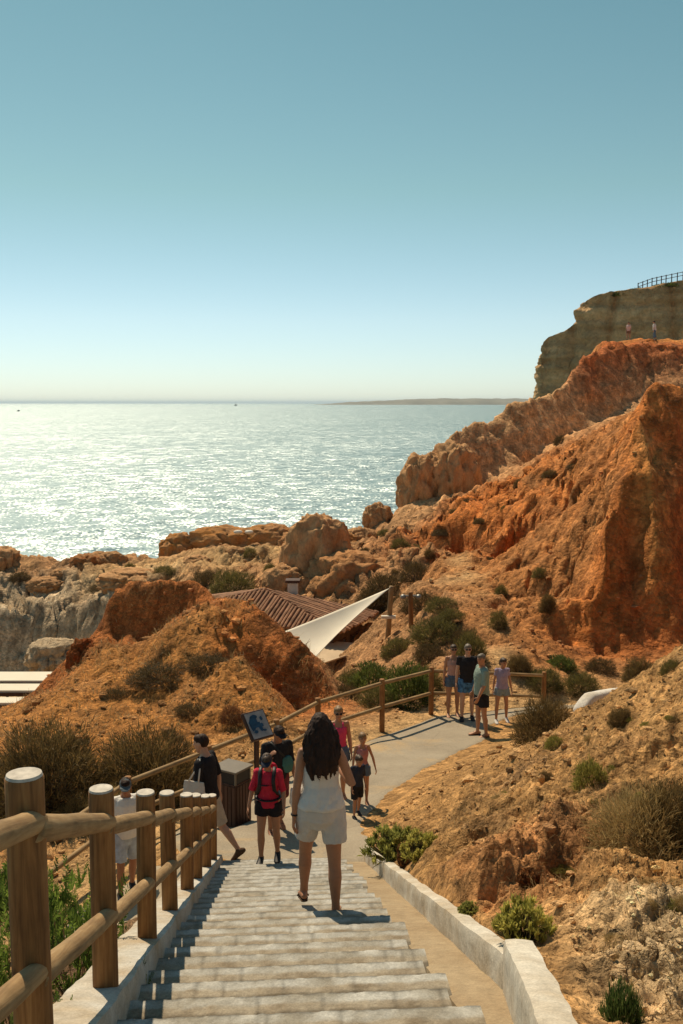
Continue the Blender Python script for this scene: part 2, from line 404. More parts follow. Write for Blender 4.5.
LP([(-80, 610, 54.5), (0, 614, 54.5), (40, 619, 54.5), (75, 612, 54), (100, 600, 53), (150, 600, 50.5), (200, 606, 47)], 'pale', .4, Co)
PPs([(0, 588, 57), (60, 588, 56.5)], 'pale', .5, Co)
LP([(-80, 676, 53), (0, 675, 53), (40, 674, 53), (75, 670, 52.4), (98, 664, 51.4), (150, 660, 48.6), (195, 655, 45.5)], 'pale', .2, Co)
for q in [(-30, 50, -14.8), (-16, 44, -14.7), (-9, 44, -14.5), (-6.5, 43.5, -13.5), (-20, 38, -14.8)]: cp(q, 'sand', .05, G)
for q in [(-40, 35, -15), (-40, 60, -11), (-55, 64, -12), (-60, 45, -15), (-45, 20, -12), (-25, 20, -9), (-14, 20, -8.2), (-20, 8, -6)]: cp(q, 'buff', .3, G)
cp((-70, 80, -19), 'buff', .1, Co); cp((-80, 125, -24), 'buff', .1, Co); cp((8, 122, -23), 'buff', .1, Co); cp((45, 124, -20), 'buff', .1, Co); cp((-70, 20, -14), 'buff', .1, G); cp((-30, -2, -5), 'soil', .2, G); cp((-8, -2, -1.5), 'soil', .2, G)
# --- right hill
C = 'cliff'
R1 = [(575, 654, 29.2), (588, 640, 29.3), (598, 600, 29.9), (604, 560, 30.5), (609, 520, 31.1), (622, 480, 32.0), (632, 440, 33.2), (640, 410, 34.1), (648, 387, 34.8), (658, 379, 35.2), (690, 388, 36.2), (740, 375, 37.8), (820, 340, 41)]
LP(R1, 'orange', .20, C)
LP([(600, 656, 28.9), (640, 655, 28.8), (690, 650, 28.8), (760, 640, 29.2)], 'rust', .2, C)
PPs([(630, 560, 31.0), (690, 565, 31.3), (690, 480, 33.2), (660, 450, 33.6), (760, 480, 35.0), (690, 610, 29.8), (635, 610, 29.8)], 'red', .16, C)
LP([(644, 432, 33.3), (652, 470, 31.9), (657, 520, 30.9), (652, 575, 30.1)], 'ochre', .22, C)
PPs([(560, 604, 31.8), (545, 566, 35), (572, 505, 38), (592, 455, 42), (613, 425, 46), (585, 560, 31.7), (598, 500, 33.4)], 'earth', .34, C)
PPs([(520, 602, 33.6), (530, 640, 28.6), (550, 664, 26.6), (518, 640, 28.6)], 'earth', .3, G)
LP([(503, 524, 41.8), (518, 512, 42.4), (540, 518, 42), (556, 540, 39.5)], 'orange', .4, C)
LP([(506, 566, 41.2), (522, 560, 41.6), (540, 562, 40.6)], 'rust', .35, C)
LP([(432, 532, 50), (452, 516, 49.8), (476, 526, 47.5), (492, 545, 44.5)], 'orange', .4, C)
LP([(436, 556, 49), (456, 556, 48.4), (476, 562, 46.2), (488, 572, 43.6)], 'rust', .35, C)
PPs([(500, 500, 51), (535, 480, 54), (470, 505, 53)], 'orange', .6, C)
LP([(402, 505, 61), (440, 503, 60.5), (470, 492, 61.6), (520, 470, 65), (560, 442, 70.5), (600, 425, 77), (640, 400, 82), (720, 390, 84)], 'pink', .30, C)
LP([(402, 500, 62.5), (410, 470, 62.5), (437, 460, 63), (452, 430, 64), (462, 426, 64.6), (480, 421, 66), (500, 409, 68), (525, 401, 70), (560, 386, 76)], 'pink', .34, C)
LP([(560, 386, 76), (577, 364, 79.5), (590, 350, 82), (605, 346, 84), (650, 348, 87), (690, 352, 88), (760, 345, 90)], 'red', .45, C)
LP([(595, 346, 92), (625, 341, 93), (650, 340, 93), (700, 340, 95), (800, 325, 100)], 'ochre', .2, C)
line([(5.5, 68, -13), (8.5, 71, -12), (13, 77, -10), (17, 86, -8), (21, 99, -4), (34, 108, -4), (60, 110, 2)], 'pink', .3, C)
line([(5, 80, -19), (22, 100, -18), (34, 118, -18), (60, 118, -18)], 'pink', .1, C)
for q in [(60, 40, 4), (60, 70, 8), (50, 95, 9), (40, 25, 0), (25, 22, -3), (60, 5, 0), (18, 12, -2.5), (12, 18, -4.5), (30, -2, 0), (10, -2, 0.5), (13, 24, -6.0), (11, 20.5, -5.6), (80, 120, 0), (80, -2, 0)]: cp(q, 'orange' if q[1] > 20 else 'brown', .3, C if q[1] > 23 else G)
cp((0, -2, -.6), 'brown', 0, G)

def build_tin():
    pts = [Vector((c[0], c[1])) for c in CP]
    ov, oe, of, orig_v, _, _ = delaunay_2d_cdt(pts, CE, [], 0, 1e-4)
    z = []; col = []; rgh = []; reg = []
    A = np.array([[c[0], c[1]] for c in CP])
    regs = [G, Mo, Co, C]
    for v, ol in zip(ov, orig_v):
        if ol: i = ol[0]; src = [(1.0, CP[i])]
        else:
            d = np.hypot(A[:, 0] - v[0], A[:, 1] - v[1]); k = np.argsort(d)[:3]; w = 1 / (d[k] + 1e-4); w /= w.sum()
            src = [(w[j], CP[k[j]]) for j in range(3)]
        z.append(sum(w * c[2] for w, c in src)); rgh.append(sum(w * c[4] for w, c in src))
        col.append(sum(w * np.array(PAL[c[3]]) for w, c in src)); oh = np.zeros(4)
        for w, c in src: oh[regs.index(c[5])] += w
        reg.append(oh)
    return np.array([[v[0], v[1]] for v in ov]), np.array(z), np.array(col), np.array(rgh), np.array(reg), [f for f in of]

TV, TZ, TC, TR, TG, TF = build_tin()
NA, NR = 800, 1180
ang = np.linspace(-0.70, 0.86, NA); lr = np.linspace(math.log(1.1), math.log(112.0), NR)
AA, LR = np.meshgrid(ang, lr); RR = np.exp(LR)
GX = (RR * np.sin(AA)).ravel(); GY = (RR * np.cos(AA)).ravel()
GZ = np.full(GX.shape, -24.0); GC = np.tile(np.array(PAL['buff']), (len(GX), 1)); GR = np.zeros(GX.shape); GG = np.zeros((len(GX), 4)); GG[:, 0] = .1
for f in TF:
    for k in range(1, len(f) - 1):
        i0, i1, i2 = f[0], f[k], f[k + 1]
        a, b, c = TV[i0], TV[i1], TV[i2]
        lo = np.minimum(np.minimum(a, b), c); hi = np.maximum(np.maximum(a, b), c)
        idx = np.nonzero((GX >= lo[0]) & (GX <= hi[0]) & (GY >= lo[1]) & (GY <= hi[1]))[0]
        if len(idx) == 0: continue
        den = (b[1] - c[1]) * (a[0] - c[0]) + (c[0] - b[0]) * (a[1] - c[1])
        if abs(den) < 1e-12: continue
        x = GX[idx]; y = GY[idx]
        w0 = ((b[1] - c[1]) * (x - c[0]) + (c[0] - b[0]) * (y - c[1])) / den
        w1 = ((c[1] - a[1]) * (x - c[0]) + (a[0] - c[0]) * (y - c[1])) / den
        w2 = 1 - w0 - w1
        ok = (w0 >= -1e-6) & (w1 >= -1e-6) & (w2 >= -1e-6)
        ii = idx[ok]; w0 = w0[ok]; w1 = w1[ok]; w2 = w2[ok]
        GZ[ii] = w0 * TZ[i0] + w1 * TZ[i1] + w2 * TZ[i2]
        GR[ii] = w0 * TR[i0] + w1 * TR[i1] + w2 * TR[i2]
        GC[ii] = w0[:, None] * TC[i0] + w1[:, None] * TC[i1] + w2[:, None] * TC[i2]
        GG[ii] = w0[:, None] * TG[i0] + w1[:, None] * TG[i1] + w2[:, None] * TG[i2]

def blur(A, n, S=(NR, NA)):
    sh = A.shape; B = A.reshape(S + sh[1:])
    for _ in range(n):
        Bp = np.pad(B, [(1, 1), (1, 1)] + [(0, 0)] * (B.ndim - 2), mode='edge')
        B = (Bp[1:-1, 1:-1] * 2 + Bp[:-2, 1:-1] + Bp[2:, 1:-1] + Bp[1:-1, :-2] + Bp[1:-1, 2:]) / 6
    return B.reshape(sh)
GZ = blur(GZ, 3); GC = blur(GC, 22); GR = blur(GR, 10)
# keep the stair corridor sharp enough: nothing may poke through
Z0 = np.zeros_like(GX)
far = np.clip((GY - 22) / 15, 0, 1)
wx = fbm(GX * .22, GY * .22, Z0 + 3, 3) * 2.2; wy = fbm(GX * .22, GY * .22, Z0 + 31, 3) * 2.2
big = fbm((GX + wx) * .26, (GY + wy) * .26, GZ * .10, 5, .52, 2.05, True) - .35
med = fbm((GX + wx) * .9, (GY + wy) * .9, GZ * .5, 4, .55, 2.1, True) - .3
sml = fbm(GX * 3.3, GY * 3.3, GZ * 2.0, 4, .6)
tiny = fbm(GX * 11., GY * 11., GZ * 6.0, 3, .6)
def rills():
    S = blur(GZ, 14).reshape(NR, NA); gr = np.gradient(S, lr, axis=0); ga = np.gradient(S, ang, axis=1)
    RRg = RR; gr = gr / RRg; ga = ga / RRg
    dx = gr * np.sin(AA) + ga * np.cos(AA); dy = gr * np.cos(AA) - ga * np.sin(AA)
    sl_ = np.hypot(dx, dy) + 1e-6; dx = (dx / sl_).ravel(); dy = (dy / sl_).ravel(); sl_ = sl_.ravel()
    out = np.zeros(len(GX)); m = (GY > 17) & (GR > .12); x = GX[m]; y = GY[m]; dx = dx[m]; dy = dy[m]; acc = 0
    for k in range(-5, 6):
        acc = acc + np.abs(perlin((x + dx * k * .22) * 1.05, (y + dy * k * .22) * 1.05, x * 0 + .5)) * .7 + np.abs(perlin((x + dx * k * .12) * 2.6, (y + dy * k * .12) * 2.6, x * 0 + 8.5)) * .35
    out[m] = (acc / 11 - .27) * np.clip(sl_[m] - .25, 0, 1.0)
    return out
RILL = rills()
GZ2 = GZ + RILL * np.clip((GR - .08) * 4, 0, 1) * 2.6 * np.clip((GY - 24) / 5, .12, 1) * np.clip((60 - GY) / 8, .05, 1) * np.clip(1 - 1.3 * GG[:, 2], .1, 1) * np.clip(1 - GG[:, 1], .25, 1) + GR * (big * (0.15 + 2.0 * far) + med * (.42 + .43 * far) + sml * (.26 + .10 * far) + tiny * .20 * (1 - .7 * far))
ck = 0
for f_, a_, w_ in ((.33, .9, .10), (.95, .42, .11), (2.4, .16, .12)):
    n_ = np.abs(perlin(GX * f_ + wx * .35 * f_ + 3, GY * f_ + wy * .35 * f_, GZ2 * f_ * .55 + f_ * 9))
    ck = ck + np.clip(w_ - n_, 0, w_) / w_ * a_
CRK = ck * np.clip((GR - .12) * 3.5, 0, 1) * np.clip((GY - 22) / 8, .15, 1) * np.clip((64 - GY) / 9, .15, 1)
GZ2 = GZ2 - CRK * .62
# horizontal displacement by 3-D noise: ledges and overhangs on the steep ground
hx = fbm(GX * .55, GY * .55, GZ2 * .9 + 7, 4, .55); hy = fbm(GX * .55 + 40, GY * .55, GZ2 * .9 + 19, 4, .55)
led = fbm(GX * .15, GY * .15, GZ2 * 2.1, 3, .5)
amp = GR * (.15 + 1.35 * far)
GX2 = GX + hx * amp; GY2 = GY + (hy + .5 * led) * amp
# albedo variation of the ground itself: clay bands, pale lime patches
band = fbm(GX * .10, GY * .10, GZ2 * .75, 4, .6); patch = fbm(GX * .5 + 5, GY * .5, GZ2 * .5, 5, .6); pat2 = fbm(GX * 2.1, GY * 2.1 + 9, GZ2 * 2.1, 4, .6)
sat = np.clip(GR * 2.2, 0, 1)[:, None]
f1 = np.clip(.5 + band * 1.3, 0, 1)[:, None]; f2 = np.clip((patch - .12) * 3.2, 0, 1)[:, None]; f3 = np.clip((-patch - .15) * 3, 0, 1)[:, None]
Cc = GC * (1 - .30 * sat * (1 - f1)) * (1 + .12 * sat * f1)
Cc = Cc * (1 - .35 * f2 * sat) + np.array((.48, .30, .14)) * .35 * f2 * sat
Cc = Cc * (1 - .45 * f3 * sat) + np.array((.25, .085, .03)) * .45 * f3 * sat * (.3 + .7 * far[:, None]) + np.array((.30, .19, .10)) * .45 * f3 * sat * (1 - far[:, None])
Cc = Cc * (1 + .30 * np.clip(pat2 * 1.6, -1, 1)[:, None])
fin = perlin(GX * 6.1, GY * 6.1, GZ2 * 6.1)
Cc = Cc * (1 + .30 * np.clip(fin * 1.5, -1, 1) * np.clip(GR * 4, .3, 1))[:, None]
strk = fbm(GX2 * 1.6, GY2 * 1.6, GZ2 * .22 + 3, 4, .6)
Cc = Cc * (1 + .5 * np.clip(strk * 1.4, -1, 1) * np.clip((GR - .1) * 4, 0, 1) * far)[:, None]
Cc = np.clip(Cc, .02, .8)

def Hat(x, y):
    """ground height at x,y"""
    a = math.atan2(x, y); l = math.log(max(1.11, math.hypot(x, y)))
    fi = (l - lr[0]) / (lr[1] - lr[0]); fj = (a - ang[0]) / (ang[1] - ang[0])
    i = int(min(max(fi, 0), NR - 2)); j = int(min(max(fj, 0), NA - 2)); u = min(max(fi - i, 0), 1); v = min(max(fj - j, 0), 1)
    Z = GZ2.reshape(NR, NA)
    return float((Z[i, j] * (1 - v) + Z[i, j + 1] * v) * (1 - u) + (Z[i + 1, j] * (1 - v) + Z[i + 1, j + 1] * v) * u)
def HatN(x, y):
    a = np.arctan2(x, y); l = np.log(np.maximum(1.11, np.hypot(x, y)))
    i = np.clip(np.rint((l - lr[0]) / (lr[1] - lr[0])).astype(int), 0, NR - 1); j = np.clip(np.rint((a - ang[0]) / (ang[1] - ang[0])).astype(int), 0, NA - 1)
    k = i * NA + j
    return GZ2[k], Cc[k], GG[k], GR[k]

_TVtx = np.stack([GX2, GY2, GZ2], 1)
ii, jj = np.meshgrid(np.arange(NR - 1), np.arange(NA - 1), indexing='ij')
q0 = (ii * NA + jj).ravel(); QUADS = np.stack([q0, q0 + 1, q0 + NA + 1, q0 + NA], 1)
fr = np.argmax(GG[QUADS].mean(1), 1)
for k, (nm, lab, cat) in enumerate([('ground', 'brown earth and sandy soil around the stairs, path and valley', 'ground'),
                               ('mound', 'ochre rock mound with dry grass behind the path fence', 'hill'),
                               ('coast', 'buff coastal rock shelf in front of the sea', 'shore'),
                               ('cliff', 'orange eroded cliff rising on the right of the path', 'cliff')]):
    Q = QUADS[fr == k]; Q = Q[_TVtx[Q][:, :, 2].max(1) > SEA_Z - 3.5]
    used, inv = np.unique(Q.ravel(), return_inverse=True)
    me = mesh_from_arrays(nm, _TVtx[used], inv.reshape(-1, 4))
    set_col(me, Cc[used])
    tag(link(nm, me, M['terrain' if nm in ('ground', 'mound') else 'cliff']), lab, cat, kind='structure')

# ------------------------------------------------------------------ sea
def make_sea():
    mb = MB(); mb.add([(-40000, 20, SEA_Z), (40000, 20, SEA_Z), (40000, 60000, SEA_Z), (-40000, 60000, SEA_Z)], [(0, 1, 2, 3)])
    m, nt, b = nodes('sea water')
    b.inputs['Base Color'].default_value = (0.015, 0.085, 0.085, 1); b.inputs['Roughness'].default_value = 0.44; b.inputs['IOR'].default_value = 3.3; b.inputs['Specular Tint'].default_value = (.80, .93, 1.0, 1)
    # choppy wave facets: the slope of the water comes straight from noise, so that it also holds far away
    v = mapping(nt, (1.0, 1.0, 1))
    acc = None
    for sc_, amp_ in ((1.9, 2.7), (.3, 1.6), (.03, .4)):
        n_ = N(nt, 'ShaderNodeTexNoise'); n_.inputs['Scale'].default_value = sc_; n_.inputs['Detail'].default_value = 3; n_.inputs['Roughness'].default_value = .6; nt.links.new(v, n_.inputs['Vector'])
        a_ = N(nt, 'ShaderNodeVectorMath', operation='SUBTRACT'); nt.links.new(n_.outputs['Color'], a_.inputs[0]); a_.inputs[1].default_value = (.5, .5, .5)
        m_ = N(nt, 'ShaderNodeVectorMath', operation='MULTIPLY'); nt.links.new(a_.outputs[0], m_.inputs[0]); m_.inputs[1].default_value = (amp_ * .85, amp_ * 1.28, 0)
        if acc is None: acc = m_
        else:
            q_ = N(nt, 'ShaderNodeVectorMath', operation='ADD'); nt.links.new(acc.outputs[0], q_.inputs[0]); nt.links.new(m_.outputs[0], q_.inputs[1]); acc = q_
    q_ = N(nt, 'ShaderNodeVectorMath', operation='ADD'); nt.links.new(acc.outputs[0], q_.inputs[0]); q_.inputs[1].default_value = (0, 0, 1)
    nn = N(nt, 'ShaderNodeVectorMath', operation='NORMALIZE'); nt.links.new(q_.outputs[0], nn.inputs[0]); nt.links.new(nn.outputs[0], b.inputs['Normal'])
    tag(mb.build('sea', m), 'glittering blue green sea reaching the horizon', 'sea', kind='structure')
make_sea()

# ------------------------------------------------------------------ rough boxes (walls, steps, kerbs)
def rough_box(L, W, H, cut, amp, freq, seed=0, rnd=0.02, colfn=None, warp=None):
    """box 0..L x -W/2..W/2 x 0..H, rounded edges, weathered surface; returns V,F,C"""
    nL = max(2, int(L / cut)); nW = max(2, int(W / cut)); nH = max(2, int(H / cut))
    V = {}; F = []; lst = []
    def vid(i, j, k):
        key = (i, j, k)
        if key not in V: V[key] = len(lst); lst.append((i / nL * L, (j / nW - .5) * W, k / nH * H))
        return V[key]
    for i in range(nL):
        for j in range(nW):
            F.append((vid(i, j, nH), vid(i + 1, j, nH), vid(i + 1, j + 1, nH), vid(i, j + 1, nH)))
            F.append((vid(i, j, 0), vid(i, j + 1, 0), vid(i + 1, j + 1, 0), vid(i + 1, j, 0)))
    for i in range(nL):
        for k in range(nH):
            F.append((vid(i, 0, k), vid(i + 1, 0, k), vid(i + 1, 0, k + 1), vid(i, 0, k + 1)))
            F.append((vid(i, nW, k), vid(i, nW, k + 1), vid(i + 1, nW, k + 1), vid(i + 1, nW, k)))
    for j in range(nW):
        for k in range(nH):
            F.append((vid(0, j, k), vid(0, j, k + 1), vid(0, j + 1, k + 1), vid(0, j + 1, k)))
            F.append((vid(nL, j, k), vid(nL, j + 1, k), vid(nL, j + 1, k + 1), vid(nL, j, k + 1)))
    A = np.array(lst, float)
    lo = np.array([rnd, -W / 2 + rnd, rnd]); hi = np.array([L - rnd, W / 2 - rnd, H - rnd])
    core = np.minimum(np.maximum(A, lo), hi); d = A - core; n = np.linalg.norm(d, axis=1); s = n > 1e-9
    B = A.copy(); B[s] = core[s] + d[s] / n[s][:, None] * np.minimum(n[s], rnd)[:, None]
    s_ = seed * 7.13
    nz = np.stack([fbm(A[:, 0] * freq + s_ + 11 * q, A[:, 1] * freq - s_, A[:, 2] * freq + 3 * s_ + q, 4, .55) for q in range(3)], 1)
    B += nz * amp * np.array([1, 1, .7])
    Cv = colfn(A) if colfn else None
    return B, np.array(F), Cv
def place_frame(B, o, xdir, up=(0, 0, 1), shear=0.0):
    """local x -> horizontal xdir (unit), z up; shear = dz per metre of x"""
    xd = np.array([xdir[0], xdir[1], 0.0]); xd /= np.linalg.norm(xd); yd = np.array([-xd[1], xd[0], 0])
    return np.array(o) + B[:, :1] * xd + B[:, 1:2] * yd + np.stack([np.zeros(len(B)), np.zeros(len(B)), B[:, 2] + shear * B[:, 0]], 1)
def lime(A, seed, base=(0.60, 0.55, 0.45), dirt=(0.36, 0.27, 0.17), f=3.0, k=2.2, off=-.1):
    n = fbm(A[:, 0] * f + seed * 3.1, A[:, 1] * f, A[:, 2] * f + seed, 5, .65)
    t = np.clip(.5 + (n + off) * k, 0, 1)[:, None]
    return np.array(base) * (1 - t) + np.array(dirt) * t

# staircase
SD = np.array([-.066, 1.0]); SD /= np.linalg.norm(SD); SN = (SD[1], -SD[0])
st = tag(empty('stone_staircase', (0, 1.2, stair_z(1.2))), 'worn pale stone staircase running down from the viewer to the grey path', 'stairs')
TREAD = 0.36
def step(k):
    y = 1.2 + TREAD * k
    yn = y + rng.uniform(-.015, .015); z = stair_z(yn)
    xl = -.745 - .066 * yn; xr = .87 - .069 * yn + rng.uniform(-.07, .05)
    Wd = xr - xl; D = TREAD + .12; H = .22
    joints = np.sort(rng.uniform(0.1, Wd, 4)); sd = k + 3
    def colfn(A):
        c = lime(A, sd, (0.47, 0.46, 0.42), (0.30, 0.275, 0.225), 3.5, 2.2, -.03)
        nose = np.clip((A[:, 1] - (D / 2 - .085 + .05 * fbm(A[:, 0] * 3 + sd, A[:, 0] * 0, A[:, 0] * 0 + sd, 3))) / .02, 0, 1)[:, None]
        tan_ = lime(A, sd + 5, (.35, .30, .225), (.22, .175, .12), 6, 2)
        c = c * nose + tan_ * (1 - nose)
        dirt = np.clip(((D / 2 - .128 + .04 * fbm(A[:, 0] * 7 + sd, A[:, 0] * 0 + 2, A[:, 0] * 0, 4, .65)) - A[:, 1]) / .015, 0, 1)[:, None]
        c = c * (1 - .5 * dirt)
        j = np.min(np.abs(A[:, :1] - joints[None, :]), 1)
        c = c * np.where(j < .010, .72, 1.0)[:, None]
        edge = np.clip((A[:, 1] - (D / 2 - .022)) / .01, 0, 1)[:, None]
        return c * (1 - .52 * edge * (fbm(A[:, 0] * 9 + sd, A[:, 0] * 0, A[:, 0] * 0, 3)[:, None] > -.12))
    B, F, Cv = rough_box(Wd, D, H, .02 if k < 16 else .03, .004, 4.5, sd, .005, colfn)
    q_ = B.copy(); B[:, 1] += fbm(q_[:, 0] * 22 + sd, q_[:, 1] * 12, q_[:, 2] * 12, 4, .65) * .016 * (q_[:, 1] > 0); B[:, 2] += fbm(q_[:, 0] * 16, q_[:, 1] * 16 + sd, q_[:, 2] * 6, 4, .7) * .007
    # local x across, local y forward (downhill), nose at +D/2
    o = np.array([xl, yn, z - H])
    V = o + B[:, :1] * np.array([SN[0], SN[1], 0]) + (B[:, 1:2] - D / 2) * np.array([SD[0], SD[1], 0]) + B[:, 2:3] * np.array([0, 0, 1.])
    V = V - np.array(st.location)
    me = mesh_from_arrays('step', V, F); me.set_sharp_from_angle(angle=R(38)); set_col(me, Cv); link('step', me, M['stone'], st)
for k in range(32): step(k)
def sloped(name, y0, y1, xoff, W, H, top, seed, mat, parent, cut=.06, amp=.03, fr_=2.2, base=(0.62, 0.57, 0.48), dirt=(0.40, 0.31, 0.20), lab=None, k=2.0, slope=None, rnd=.03):
    L = (y1 - y0) * math.hypot(1, .067)
    B, F, Cv = rough_box(L, W, H, cut, amp, fr_, seed, rnd, lambda A: lime(A, seed, base, dirt, 2.2, k))
    V = place_frame(B, (xoff - .067 * y0, y0, stair_z(y0) + top - H), (-.067, 1), shear=-SL if slope is None else slope)
    if parent is not None: V = V - np.array(parent.location)
    me = mesh_from_arrays(name, V, F); me.set_sharp_from_angle(angle=R(38)); set_col(me, Cv)
    return link(name, me, mat, parent)
sloped('kerb', 1.0, 12.35, -.835, .27, .5, .10, 4, M['stone'], st, base=(.52, .50, .45), k=1.6)
sloped('side_ramp', 1.0, 12.6, 1.02, .36, .3, -.02, 9, M['stone'], st, amp=.012, base=(.37, .285, .18), dirt=(.29, .21, .125), k=1.2)
rw = tag(empty('retaining_wall', (1.25, 4.5, stair_z(4.5))), 'low whitewashed retaining wall holding the earth bank beside the stairs', 'wall')
sloped('wall_section', 4.72, 12.75, 1.195, .12, .55, .17, 14, M['stone'], rw, .045, .020, 2.4, (.60, .56, .48), (.40, .32, .22), k=1.5)
def near_wall():
    a = np.array((.885, 4.74)); b = np.array((.655, 2.3)); d = (b - a); L = np.linalg.norm(d)
    B, F, Cv = rough_box(L, .15, .62, .045, .024, 2.2, 17, .025, lambda A: lime(A, 17, (.60, .56, .48), (.42, .34, .24), 2.2, 1.5))
    V = place_frame(B, (a[0], a[1], stair_z(a[1]) + .26 - .62), d / L, shear=SL * (a[1] - b[1]) / L * .96) - np.array(rw.location)
    me = mesh_from_arrays('wall_section', V, F); me.set_sharp_from_angle(angle=R(38)); set_col(me, Cv); link('wall_section', me, M['stone'], rw)
near_wall()

# ------------------------------------------------------------------ wooden fences
def log(p0, p1, r0, r1=None, segs=14, cuts=8, wob=.06, seed=0, square=False):
    p0 = Vector(p0); p1 = Vector(p1); r1 = r0 if r1 is None else r1
    pts = []; rad = []
    for i in range(cuts + 1):
        t = i / cuts; pts.append(p0.lerp(p1, t)); rad.append(r0 + (r1 - r0) * t)
    L = (p1 - p0).length
    mb = MB(); e = .12 * r0
    pts = [pts[0]] + [pts[0] + (p1 - p0).normalized() * e] + pts[1:-1] + [pts[-1] - (p1 - p0).normalized() * e, pts[-1]]
    rad = [rad[0] * .9] + [rad[0]] + rad[1:-1] + [rad[-1], rad[-1] * .9]
    # built in a local frame with z along the log so that the grain follows it
    q = (p1 - p0).to_track_quat('Z', 'Y'); qi = q.inverted()
    mb.tube([qi @ (p - p0) for p in pts], rad, segs)
    me = mb.mesh('log', True)
    n = len(me.vertices); co = np.empty(n * 3, np.float32); me.vertices.foreach_get('co', co); co = co.reshape(-1, 3).astype(float)
    w = fbm(co[:, 0] * 4 + seed, co[:, 1] * 4, co[:, 2] * 3 + seed, 3) * r0 * wob * 2
    rad_ = np.hypot(co[:, 0], co[:, 1])[:, None]; co[:, :2] += co[:, :2] / np.maximum(rad_, 1e-5) * w[:, None]
    b1 = perlin(co[:, 2] * 1.1 + seed * 3, co[:, 2] * 0 + seed, co[:, 2] * 0) * r0 * wob * 3; co[:, 0] += b1
    me.vertices.foreach_set('co', co.astype(np.float32).ravel()); me.update()
    return me, p0, q
def log_obj(name, p0, p1, r0, mat, parent, r1=None, **kw):
    me, o, q = log(p0, p1, r0, r1, **kw)
    ob = link(name, me, mat, parent)
    ob.location = Vector(o) - (Vector(parent.location) if parent else Vector()); ob.rotation_mode = 'QUATERNION'; ob.rotation_quaternion = q
    return ob
PY = [1.75, 3.04, 4.32, 5.72, 6.96, 8.3, 9.25, 10.5, 11.5]
sf = tag(empty('wooden_fence', (xk(3.04), 3.04, -(.987 + SL * 3.04))), 'sturdy fence of thick round posts with pale cut tops along the stairs', 'fence')
PH = [.95, 1.0, .94, .905, .885, .85, .83, .80, .79]
for i, y in enumerate(PY):
    zb = -(.985 + SL * y); x = xk(y); top = PH[i]
    r = .062 if i < 2 else .058
    po = log_obj('post', (x, y, zb - .05), (x + rng.uniform(-.01, .01), y, zb + top), r, M['post'], sf, r * .97, segs=20, cuts=10, wob=.02, seed=i)
    cpm = MB(); cpm.tube([(0, 0, top + .047), (0, 0, top + .056)], [r * .93, r * .88], 20)
    ce = cpm.build('post_end', M['cap'], po)
    if i + 1 < len(PY):
        y2 = PY[i + 1]; x2 = xk(y2); zb2 = -(.985 + SL * y2)
        h1, h2 = PH[i] - .165, PH[i + 1] - .165
        for ha, hb, r_ in ((h1, h2, .043), (.335, .335, .040)):
            log_obj('rail', (x + .02, y - .03, zb + ha), (x2 + .02, y2 + .03, zb2 + hb), r_ * rng.uniform(.95, 1.1), M['rail'], sf, r_ * rng.uniform(.9, 1.0), segs=14, cuts=12, wob=.06, seed=i * 3 + ha * 7)
pf = tag(empty('wooden_fence', FA), 'two rail wooden fence bordering the grey path below the stairs', 'fence')
fl = [FD, FC, FB, tuple(np.array(FB) * .5 + np.array((-1.2, 17.9, -6.93)) * .5), (-1.2, 17.9, -6.93), tuple(np.array(P(318, 752, 19.3))), FA, FE, FF]
fl = [Vector((p[0], p[1], Hat(p[0], p[1]))) for p in fl]
tz = [None, None, None, None, None, None, None, None, None, None]
rt = [Vector((p.x, p.y, 0)) for p in fl]
TOPZ = [-6.75, -6.05, -5.86, -5.87, -5.885, -5.90, -5.91, -6.08, -6.55, -6.8]
for i, p in enumerate(fl):
    log_obj('post', (p.x, p.y, p.z - .1), (p.x, p.y, TOPZ[i] + .09), .058, M['post'], pf, .055, segs=14, cuts=6, wob=.03, seed=i + 40)
    if i + 1 < len(fl):
        q = fl[i + 1]
        for dz in (0.0, -.52):
            log_obj('rail', (p.x, p.y, TOPZ[i] + dz), (q.x, q.y, TOPZ[i + 1] + dz), .042, M['rail'], pf, .040, segs=12, cuts=8, wob=.04, seed=i + 60 + dz)

# ------------------------------------------------------------------ path sheet
def sheet(name, L, Rr, mat, lab, cat, nseg=260, ncross=26, lift=.012):
    def resamp(A, n):
        A = np.array(A, float); d = np.concatenate([[0], np.cumsum(np.linalg.norm(np.diff(A[:, :2], axis=0), axis=1))]); t = np.linspace(0, d[-1], n)
        return np.stack([np.interp(t, d, A[:, q]) for q in range(3)], 1)
    a = resamp(L, nseg); b = resamp(Rr, nseg); V = []
    s = np.linspace(0, 1, nseg)
    for A_, B_ in ((a, b), (b, a)):
        pass
    wob = fbm(s * 9, s * 0, s * 0 + 4, 4) * .16 + fbm(s * 70, s * 0, s * 0 + 8, 3) * .09
    b[:, :2] += (b[:, :2] - a[:, :2]) / np.linalg.norm(b[:, :2] - a[:, :2], axis=1)[:, None] * wob[:, None]
    for i in range(nseg):
        for j in range(ncross):
            t = j / (ncross - 1); p = a[i] * (1 - t) + b[i] * t
            V.append((p[0], p[1], Hat(p[0], p[1]) + (lift if 0 < j < ncross - 1 else -.04)))
    F = [(i * ncross + j, i * ncross + j + 1, (i + 1) * ncross + j + 1, (i + 1) * ncross + j) for i in range(nseg - 1) for j in range(ncross - 1)]
    return tag(link(name, mesh_from_arrays(name, V, F), mat), lab, cat, kind='structure')
fence_side = [(-1.35, 12.4, 0), (-1.9, 13.2, 0), (-2.9, 14.9, 0), (-2.6, 15.7, 0), (-1.1, 17.75, 0), (.9, 20.45, 0), (2.1, 22.1, 0), (4.9, 23.35, 0), (7.4, 23.95, 0)]
